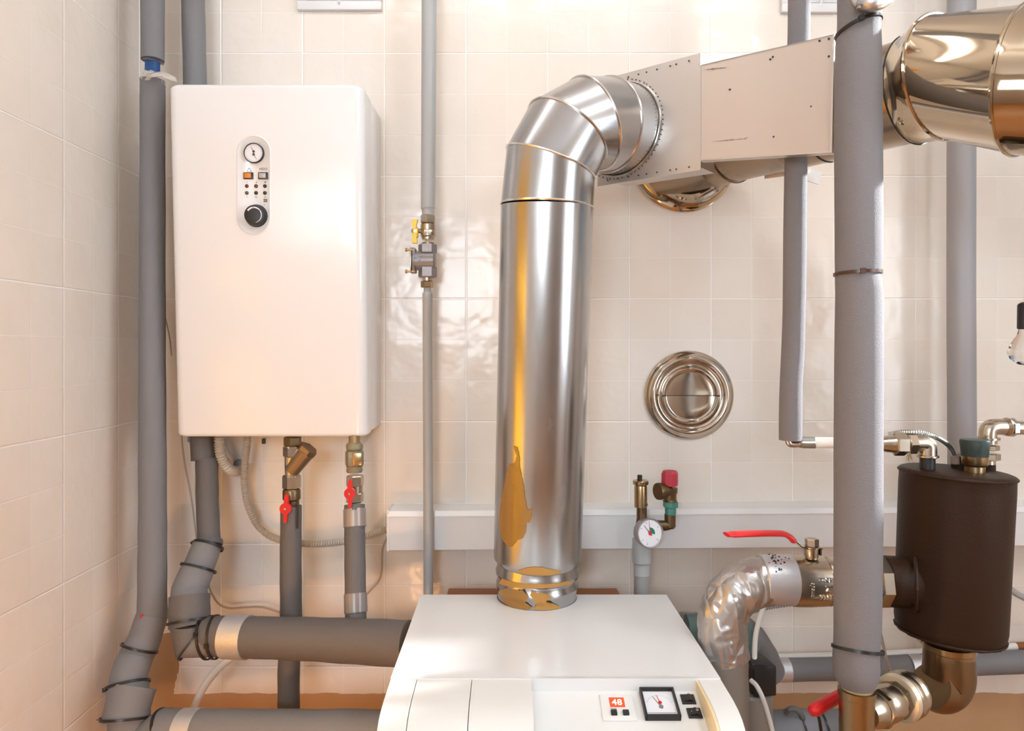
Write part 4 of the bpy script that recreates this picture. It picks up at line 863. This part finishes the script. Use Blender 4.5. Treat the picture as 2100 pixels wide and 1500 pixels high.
# brass elbow below tank
te = thing('brass_elbow', 'big brass elbow under the dark brown tank', 'fitting', P(1945,1340,yt))
ang0 = P(1946,1330,yt)
ctr = [P(1945,1320,yt), P(1945,1345,yt), P(1946,1375,yt), P(1942,1400,yt), P(1928,1414,yt-.004), P(1908,1408,yt-.012)]
bm = B(); tube(bm, spline(ctr, 6), lambda i, n: .0385+.0045*math.sin(min(1,i/(n-1))*math.pi), 40); obj('elbow_body', bm, mat('elbow_brass', (.46,.32,.17), .32, .95, bump=.15, bscale=60, var=.5, vscale=22, vcol=(.24,.15,.08)), te)
bm = B(); lathe(bm, P(1946,1318,yt), dn, [(0,.0380),(.002,.0425),(.012,.0425),(.014,.0405),(.020,.0405),(.035,.040)], 40); obj('upper_collar', bm, BRASS, te, ang=.4)
bm = B()
for k in range(60):
    c0 = P(1890+random.random()*8, 1304+random.random()*14, yt-.035); q = [c0]; 
    for j in range(3): q.append(q[-1]+V(((random.random()-.7)*.006, (random.random()-.5)*.006, (random.random()-.4)*.006)))
    tube(bm, q, .0004, 4)
hp = obj('hemp_tuft', bm, FIBRE, te); hp['kind'] = 'stuff'
# ================================================================== ball valve + foil pipe
bv = thing('ball_valve', 'large two inch nickel ball valve with long red lever, behind the thick pipe', 'valve', P(1690,1240,yt))
axv = V((1,0,0)); 
xv = lambda px: V((P(px,0,1.238).x, yt, P(0,1192,yt).z)); vc = xv(1690)
bm = B(); x0v = xv(1640); lathe(bm, x0v, axv, [(0,.0415),(.002,.0445),(.010,.0450),(.030,.0452),(.060,.0440),(.063,.0420),(.066,.0440),(.080,.0400),(.092,.0380)], 48); obj('valve_body', bm, NICKEL, bv, ang=.4)
def wrapv(ang0, xoff, vert=False):
    def f(co):
        a = co.y/.0452+ang0; r_ = .0452+co.z
        if vert: a = co.x/.0452+ang0; return vc+V((xoff-co.y, -r_*math.cos(a), r_*math.sin(a)))
        return vc+V((xoff+co.x, -r_*math.cos(a), r_*math.sin(a)))
    return f
text('lettering', 'DN50', .0125, None, axv, uv, BEAD, bv, ext=.0018, wrap=wrapv(.33, .006)); text('lettering', '2"', .016, None, axv, uv, BEAD, bv, ext=.0018, wrap=wrapv(.0, .008)); text('lettering', 'PN25', .0125, None, axv, uv, BEAD, bv, ext=.0018, wrap=wrapv(-.36, .006))
text('lettering', 'aweds', .011, None, axv, uv, BEAD, bv, ext=.0018, wrap=wrapv(-.05, -.021, True))
bm = B(); lathe(bm, xv(1800), axv, [(0,.036),(.008,.038),(.012,.0415)], 40); hexn(bm, xv(1812), axv, .0470, .022, n=8, rot=.2); lathe(bm, xv(1836), axv, [(0,.041),(.006,.041)], 40); obj('union_nut', bm, NICKEL, bv)
bm = B(); cyl(bm, xv(1735), xv(1805), .036, seg=36); obj('valve_neck', bm, NICKEL, bv)
bm = B(); lathe(bm, P(1664,1146,yt-.012), uv, [(0,.010),(.006,.0125),(.018,.0125),(.020,.015),(.022,.015)], 24); obj('stem', bm, NICKEL, bv)
bm = B(); hexn(bm, P(1665,1121,yt-.012), uv, .0118, .014); obj('stem_nut', bm, NICKEL, bv)
hy = yt-.012
bm = B(); q = [P(1682,1124,hy), P(1655,1124,hy), P(1640,1121,hy), P(1628,1110,hy), P(1622,1104,hy)]
for a, b_ in zip(q, q[1:]):
    w = V((0,.011,0)); t_ = V((0,0,.0022)); poly(bm, [a-w, b_-w, b_+w, a+w], t_)
boxm(bm, P(1680,1130,hy), (.003,.014,.014)); lv = obj('lever', bm, STEELP, bv, smooth=False)
bm = B(); q = spline([P(1627,1110,hy), P(1620,1102,hy), P(1608,1096,hy), P(1590,1094.5,hy-.002), P(1540,1095,hy-.01), P(1490,1097,hy-.02)], 8)
prev = None
for i, p in enumerate(q):
    t_ = (q[min(i+1,len(q)-1)]-q[max(i-1,0)]).normalized(); n_ = V((0,1,0))-t_*t_.y; n_.normalize(); up_ = t_.cross(n_); k = .0052 if i < len(q)-2 else .0035
    cur = [bm.verts.new(p+n_*(.0125*math.cos(a))+up_*(k*math.sin(a))) for a in [2*math.pi*j/16 for j in range(16)]]
    if prev: bridge(bm, prev, cur)
    else: bm.faces.new(list(reversed(cur)))
    prev = cur
bm.faces.new(prev); obj('lever_grip', bm, RED, lv)
fp = thing('foil_wrapped_pipe', 'foil wrapped pipe elbow bending down behind the floor boiler', 'pipe', P(1490,1500,yt))
qq = spline([P(1622,1190,yt), P(1600,1190,yt), P(1562,1194,yt), P(1528,1203,yt), P(1502,1222,yt), P(1487,1248,yt), P(1481,1280,yt), P(1484,1330,yt), P(1487,1350,yt)], 16)
bm = B(); tube(bm, qq, .0436, 96)
for f in range(2): pass
for v in bm.verts:
    k = noise.noise(v.co*30)*.0012+(1-abs(noise.noise(V((v.co.x*40+v.co.z*60,v.co.y*35,v.co.z*25-v.co.x*50))))*4)*.0008
    cx = v.co.x; amt = 1. if cx < P(1556,0,yt).x else .1
    v.co += (v.co-min(qq, key=lambda p: (p-v.co).length)).normalized()*k*amt
foilo = obj('foil_sleeve', bm, FOIL, fp, ang=1.2)
bm = B(); cyl(bm, P(1560,1190,yt), V((P(1645,0,1.238).x,yt,P(0,1190,yt).z)), .0450, seg=56, ch=.002); o = obj('smooth_foil_band', bm, FOILS, fp)
bm = B(); dl = random.Random(3)
for k in range(34):
    a = 1.15+dl.gauss(0,.28); xx = P(1585+dl.gauss(0,8),0,yt).x; rr = .0452 if xx > P(1578,0,yt).x else .0446
    disc(bm, V((xx, yt-rr*math.cos(a), P(0,1190,yt).z+rr*math.sin(a))), V((0,-math.cos(a),math.sin(a))), .0006+dl.random()*.0014, .0008, 6)
o = obj('black_specks', bm, BLK, fp); o['kind'] = 'stuff'
sleeve('grey_sleeve', [P(1484,1335,yt), P(1486,1420,yt), P(1488,2000,yt)], .0425, mat('taupe_foam', (.24,.20,.165), .6, bump=.4, bscale=300, var=.1), fp, n=6)
# ================================================================== thin insulated pipe + fittings to tank top
ti = thing('thin_insulated_pipe', 'thin light grey foam pipe left of the thickest pipe, ending above a white pipe', 'pipe', P(1622,910,1.32))
pts = [V((P(1640,0,1.34).x, 1.34, ZT)), P(1639,0,1.34), P(1636,150,1.33), P(1631,400,1.325), P(1629,600,1.325), P(1626,720,1.325), P(1622,800,1.32), P(1621,903,1.32)]
bm = B(); tube(bm, spline(pts, 4), lambda i, n: .0203*(1+.012*math.sin(i)), 32); obj('foam_sleeve', bm, FOAML, ti)
bm = B(); tube(bm, spline([P(1616,903,1.32), P(1620,911,1.32), P(1634,912,1.32), P(1642,909,1.32)], 5), .0058, 16); lathe(bm, P(1638,908,1.32), V((1,0,0)), [(0,.0095),(.005,.0105),(.008,.009)], 20); obj('copper_bend', bm, mat('soldered_copper', (.62,.50,.42), .3, 1), ti)
wp = thing('white_pipe', 'short white plastic pipe joining the thin foam pipe to the tank top', 'pipe', P(1660,908,1.30))
bm = B(); lathe(bm, P(1644,908,1.318), P(1672,908,1.31)-P(1644,908,1.318), [(0,.0100),(.001,.0110),(.023,.0112),(.024,.0105)], 24); obj('crimp_sleeve', bm, SPRG, wp)
bm = B(); cyl(bm, P(1668,908,1.312), P(1812,911,1.285), .0102, seg=24); obj('pipe', bm, HOSE, wp)
tx = thing('elbow_union', 'nickel union and elbow entering the top left of the tank', 'fitting', P(1900,935,yt))
bm = B(); lathe(bm, P(1806,911,yt), axv, [(0,.0125),(.010,.0150),(.018,.0155),(.020,.0165),(.032,.0165),(.034,.013)], 28); obj('threaded_sleeve', bm, NICKEL, tx)
bm = B(); hexn(bm, P(1832,911,yt), axv, .0215, .022); hexn(bm, P(1858,911,yt), axv, .0195, .016, rot=.5); obj('hex_nut', bm, NICKEL, tx)
bm = B(); tube(bm, spline([P(1875,909,yt), P(1892,909,yt), P(1901,914,yt), P(1902,925,yt), P(1902,934,yt)], 6), .0155, 28); lathe(bm, P(1902,933,yt), dn, [(0,.0155),(.001,.0185),(.004,.0185),(.006,.014)], 28); obj('elbow', bm, NICKEL, tx)
bm = B(); cyl(bm, P(1902,936,yt-.001), P(1902,962,yt-.001), .0128, seg=24); obj('black_nipple', bm, BLK, tx)
bm = B()
for k in range(14):
    c0 = P(1863+random.random()*3, 929, yt-.01); q = [c0]
    for j in range(4): q.append(q[-1]+V(((random.random()-.4)*.006, (random.random()-.5)*.004, -random.random()*.006)))
    tube(bm, q, .0004, 4)
hp = obj('hemp_tuft', bm, FIBRE, tx); hp['kind'] = 'stuff'
h_ = corr(B(), [P(1822,892,yt+.02), P(1850,887,yt+.01), P(1885,888,yt), P(1920,897,yt), P(1945,913,yt+.02), P(1960,935,yt+.035)], .0050, .003, .0009, 12)
o = obj('braided_hose', h_, SPRG, loc=P(1960,935,yt)); tag(o, 'thin silver ribbed hose arching over the nickel union to the tank', 'hose')
bm = B(); lathe(bm, P(1965,930,yt+.035), V((.15,0,-1)), [(0,.008),(.004,.0135),(.018,.0145)], 20); o = obj('sealed_nut', bm, mat('putty_brown', (.30,.22,.17), .6, bump=.5), loc=P(1965,940,yt+.035)); tag(o, 'putty covered nut where the ribbed hose meets the tank top', 'nut')
# tank top right: green capped air vent and outlet
av = thing('tank_air_vent', 'brass fitting with dark green cap standing on the tank top', 'air vent', P(1999,972,yt-.01))
bm = B(); lathe(bm, P(1999,975,yt-.01), uv, [(0,.0165),(.016,.0165),(.018,.0195),(.020,.0205),(.036,.0212)], 28); obj('vent_body', bm, BRASS, av)
bm = B(); lathe(bm, P(1999,936,yt-.01), uv, [(0,.0215),(.010,.0220),(.026,.0240),(.030,.0225),(.031,.014)], 28); obj('green_cap', bm, mat('dark_green_cap', (.022,.036,.028), .5, 0, bump=.3), av)
ov = thing('outlet_elbow', 'chrome elbow and nut leaving the tank top towards the right edge', 'fitting', P(2025,965,yt+.03))
bm = B(); lathe(bm, P(2024,952,yt+.03), uv, [(0,.014),(.020,.014)], 24); hexn(bm, P(2026,944,yt+.03), uv, .0200, .013); hexn(bm, P(2028,924,yt+.03), uv, .0170, .010); obj('nuts', bm, NICKEL, ov)
bm = B(); tube(bm, spline([P(2026,910,yt+.03), P(2026,890,yt+.03), P(2029,880,yt+.03), P(2040,876,yt+.03), P(2060,876,yt+.03)], 6), .0150, 28); lathe(bm, P(2026,903,yt+.03), uv, [(0,.014),(.001,.0195),(.005,.0195)], 28); lathe(bm, P(2058,876,yt+.03), axv, [(0,.0155),(.006,.0175),(.009,.0165)], 24); obj('elbow', bm, NICKEL, ov)
bm = B(); hexn(bm, P(2070,877,yt+.03), axv, .0170, .010); cyl(bm, P(2080,878,yt+.03), P(2230,880,yt+.03), .0125, seg=24); obj('outlet_pipe', bm, NICKEL, ov)
# ================================================================== far grey pipe and low horizontal pipes
o = obj('grey_pipe', tube(B(), [V((P(1973,0,1.63).x,1.63,ZT)), P(1972,0,1.63), P(1971,600,1.63), P(1973,940,1.63), P(1974,1340,1.64)], .0292, 32), GPVC, loc=P(1974,1340,1.64)); tag(o, 'smooth grey pipe against the wall behind the golden elbow and tank', 'pipe')
lh = thing('low_insulated_pipe', 'horizontal grey foam pipe low on the wall at right, behind the tank elbow', 'pipe', P(1800,1370,1.66))
sleeve('foam_sleeve', [P(1560,1376,1.66), P(1800,1370,1.665), P(2150,1356,1.66)], .0262, FOAM, lh, n=8)
for a, b_ in ((1580,1618),(1864,1890)):
    bm = B(); cyl(bm, P(a,1376-(a-1560)*.028,1.66), P(b_,1376-(b_-1560)*.028,1.66), .0268, seg=28); obj('silver_tape', bm, FOILS, lh)
lw = obj('low_white_pipe', tube(B(), [P(1560,1350,1.70), P(1800,1344,1.70), P(2085,1327,1.70)], .0095, 20), HOSE, loc=P(1800,1344,1.70)); tag(lw, 'white pipe lying above the low horizontal grey foam pipe', 'pipe')
bm = B(); cyl(bm, P(2083,1328,1.70), P(2140,1325,1.70), .011, seg=20, ch=.001); o = obj('pipe_socket', bm, RUST, loc=P(2083,1328,1.70)); tag(o, 'brown socket ending the white pipe at the right edge', 'socket')
le = thing('low_elbow', 'wrapped grey foam elbow behind the foil pipe, above the black box', 'pipe', P(1560,1400,1.6))
sleeve('foam_sleeve', [P(1510,1282,1.60), P(1540,1310,1.60), P(1560,1345,1.61), P(1572,1378,1.63)], (.032,.040), FOAM, le, n=5)
bm = B(); lathe(bm, P(1408,1290,1.55), V((1,0,-.02)), [(0,.030),(.06,.034),(.12,.032)], 32); lathe(bm, P(1518,1290,1.52), V((.3,0,-1)), [(0,.026),(.045,.030),(.05,.026)], 32); o = obj('teal_coupling', bm, TEAL, loc=P(1420,1290,1.55)); tag(o, 'teal coupling half hidden behind the foil pipe', 'coupling')
o = obj('corrugated_conduit', corr(B(), [P(1380,1262,1.70), P(1430,1263,1.70), P(1480,1262,1.70), P(1530,1255,1.70), P(1570,1245,1.70), P(1620,1237,1.70), P(1680,1228,1.70)], .0088, .0044, .0024), CONDG, loc=P(1480,1262,1.70)); tag(o, 'grey ribbed conduit on the wall behind the foil pipe', 'conduit')
o = obj('corrugated_conduit', corr(B(), [P(2050,1160,1.66), P(2053,1180,1.66), P(2066,1203,1.66), P(2095,1224,1.66), P(2130,1236,1.66)], .0075, .004, .0012), CONDG, loc=P(2066,1203,1.66)); tag(o, 'short ribbed conduit emerging right of the tank', 'conduit')
pu_ = thing('circulation_pump', 'circulation pump with black terminal box beside the floor boiler', 'pump', P(1556,1480,1.42))
bm = B(); boxm(bm, P(1556,1385,1.42), (.046,.06,.060), Matrix.Rotation(.12,3,'Z'), bev=.004); boxm(bm, P(1550,1360,1.41), (.030,.04,.014), bev=.003); obj('terminal_box', bm, BLK, pu_)
bm = B(); lathe(bm, P(1545,1418,1.42), dn, [(0,.030),(.004,.036),(.060,.038),(.070,.034),(.08,.026)], 36); obj('motor', bm, PUMPG, pu_)
bm = B(); boxm(bm, P(1545,1495,1.42), (.05,.05,.022), bev=.005); obj('pump_base', bm, BRASSD, pu_)
wire([(1572,1215,1.62),(1566,1245,1.58),(1556,1275,1.52),(1549,1310,1.46),(1547,1358,1.41)], .0052, HOSE, 'white cable dropping into the top of the black terminal box', 'cable', 'white_cable', 10)
wire([(1540,1396,1.375),(1552,1408,1.36),(1564,1432,1.35),(1574,1462,1.35),(1584,1500,1.35)], .0045, HOSE, 'white cable leaving the front of the black terminal box', 'cable', 'white_cable', 10)
lp = thing('bottom_insulated_pipe', 'dark grey foam pipe at the bottom edge left of the brass tee', 'pipe', P(1660,1500,1.42))
sleeve('foam_sleeve', [P(1560,1502,1.44), P(1640,1498,1.42), P(1728,1500,1.40)], .0395, FOAM, lp, n=6)
tie(P(1640,1499,1.42), V((1,0,.1)), .0405, lp, ha=100, tail=.004, w=.003); tie(P(1686,1499,1.41), V((1,0,.12)), .0405, lp, ha=100, tail=.004, w=.003)
bm = B(); tube(bm, spline([P(1612,1462,1.41), P(1620,1455,1.40), P(1634,1456,1.40), P(1645,1470,1.40), P(1648,1500,1.40)], 5), .0055, 12); obj('foam_lip', bm, FOAMD, lp)
rl = thing('red_lever', 'red lever handle pointing down left beside the brass tee', 'handle', P(1720,1430,1.20))
bm = B(); a, b_ = P(1668,1458,1.17), P(1728,1424,1.22); dd = (b_-a).normalized()
lathe(bm, a-dd*.006, dd, [(0,.004),(.003,.0085),(.010,.0105),(.03,.0105),((b_-a).length,.0100)], 20); obj('grip', bm, RED, rl)
bm = B(); tube(bm, spline([P(1674,1460,1.18), P(1680,1475,1.2), P(1684,1500,1.22)], 4), .0028, 8); cyl(bm, b_-dd*.004, b_+dd*.02, .005, seg=10); obj('lever_stem', bm, BLK, rl)
h_ = corr(B(), [P(1800,1280,1.40), P(1808,1310,1.40), P(1816,1345,1.40), P(1825,1378,1.40), P(1832,1408,1.40)], .0036, .003, .0008, 8)
o = obj('capillary_tube', h_, WIRE, loc=P(1820,1360,1.40)); tag(o, 'thin dark ribbed capillary hanging beside the thick pipe tie', 'cable')
h_ = corr(B(), [P(1786,1400,1.22), P(1795,1412,1.22), P(1806,1422,1.22), P(1818,1432,1.22)], .0042, .003, .001, 8)
o = obj('spring_coil', h_, SPRG, loc=P(1800,1416,1.22)); tag(o, 'small green grey spring coil above the nickel coupling', 'spring')
# ================================================================== hanging bulb, top clamp
hb = thing('hanging_bulb', 'clear glass bulb in a black socket at the right edge', 'light bulb', P(2100,650,1.30))
bm = B(); lathe(bm, P(2100,620,1.30), dn, [(0,.004),(.003,.009),(.006,.0105),(.048,.0110),(.050,.009)], 24); obj('socket', bm, BLK, hb)
bm = B(); lathe(bm, P(2100,674,1.30), dn, [(0,.008),(.012,.011),(.030,.022),(.044,.026),(.056,.022),(.066,.010),(.068,0)], 28, False); obj('glass_bulb', bm, GLASS, hb)
bm = B(); tube(bm, [P(2104,618,1.30), P(2106,300,1.30), V((P(2106,0,1.3).x,1.3,ZT))], .003, 8); obj('flex', bm, BLK, hb)
tc_ = thing('pipe_clamp', 'dark steel clamp with a bolt around the top of the thick pipe', 'clamp', P(1775,0,1.15))
bm = B(); tube(bm, spline([P(1752,-12,1.135), P(1768,2,1.11), P(1790,6,1.10), P(1812,0,1.11), P(1832,-14,1.13)], 8), lambda i, n: .009+.004*math.sin(i/(n-1)*math.pi), 16); obj('clamp_band', bm, SHEET, tc_)
bm = B(); cyl(bm, P(1762,-14,1.10), P(1761,18,1.10), .003, seg=10); hexn(bm, P(1763,4,1.10), dn, .006, .006); obj('bolt', bm, GASG, tc_)
# ================================================================== camera, world
cam = bpy.data.cameras.new('camera'); co = bpy.data.objects.new('camera', cam); C.objects.link(co)
co.location = (0,0,ZC); co.rotation_euler = (math.pi/2,0,0); cam.sensor_width = 36; cam.lens = F/2100*36
cam.shift_x = 6/2100; cam.shift_y = -29/2100; cam.clip_start = .01
bpy.context.scene.camera = co
for o in list(bpy.data.objects):
    if 'o' in o: del o['o']
w = bpy.data.worlds.new('world'); w.use_nodes = True; w.node_tree.nodes['Background'].inputs[0].default_value = (.75,.86,1,1); w.node_tree.nodes['Background'].inputs[1].default_value = .3
bpy.context.scene.world = w
vs = bpy.context.scene.view_settings; vs.view_transform = 'Standard'; vs.look = 'None'; vs.exposure = .47; vs.gamma = 1.; vs.use_curve_mapping = False
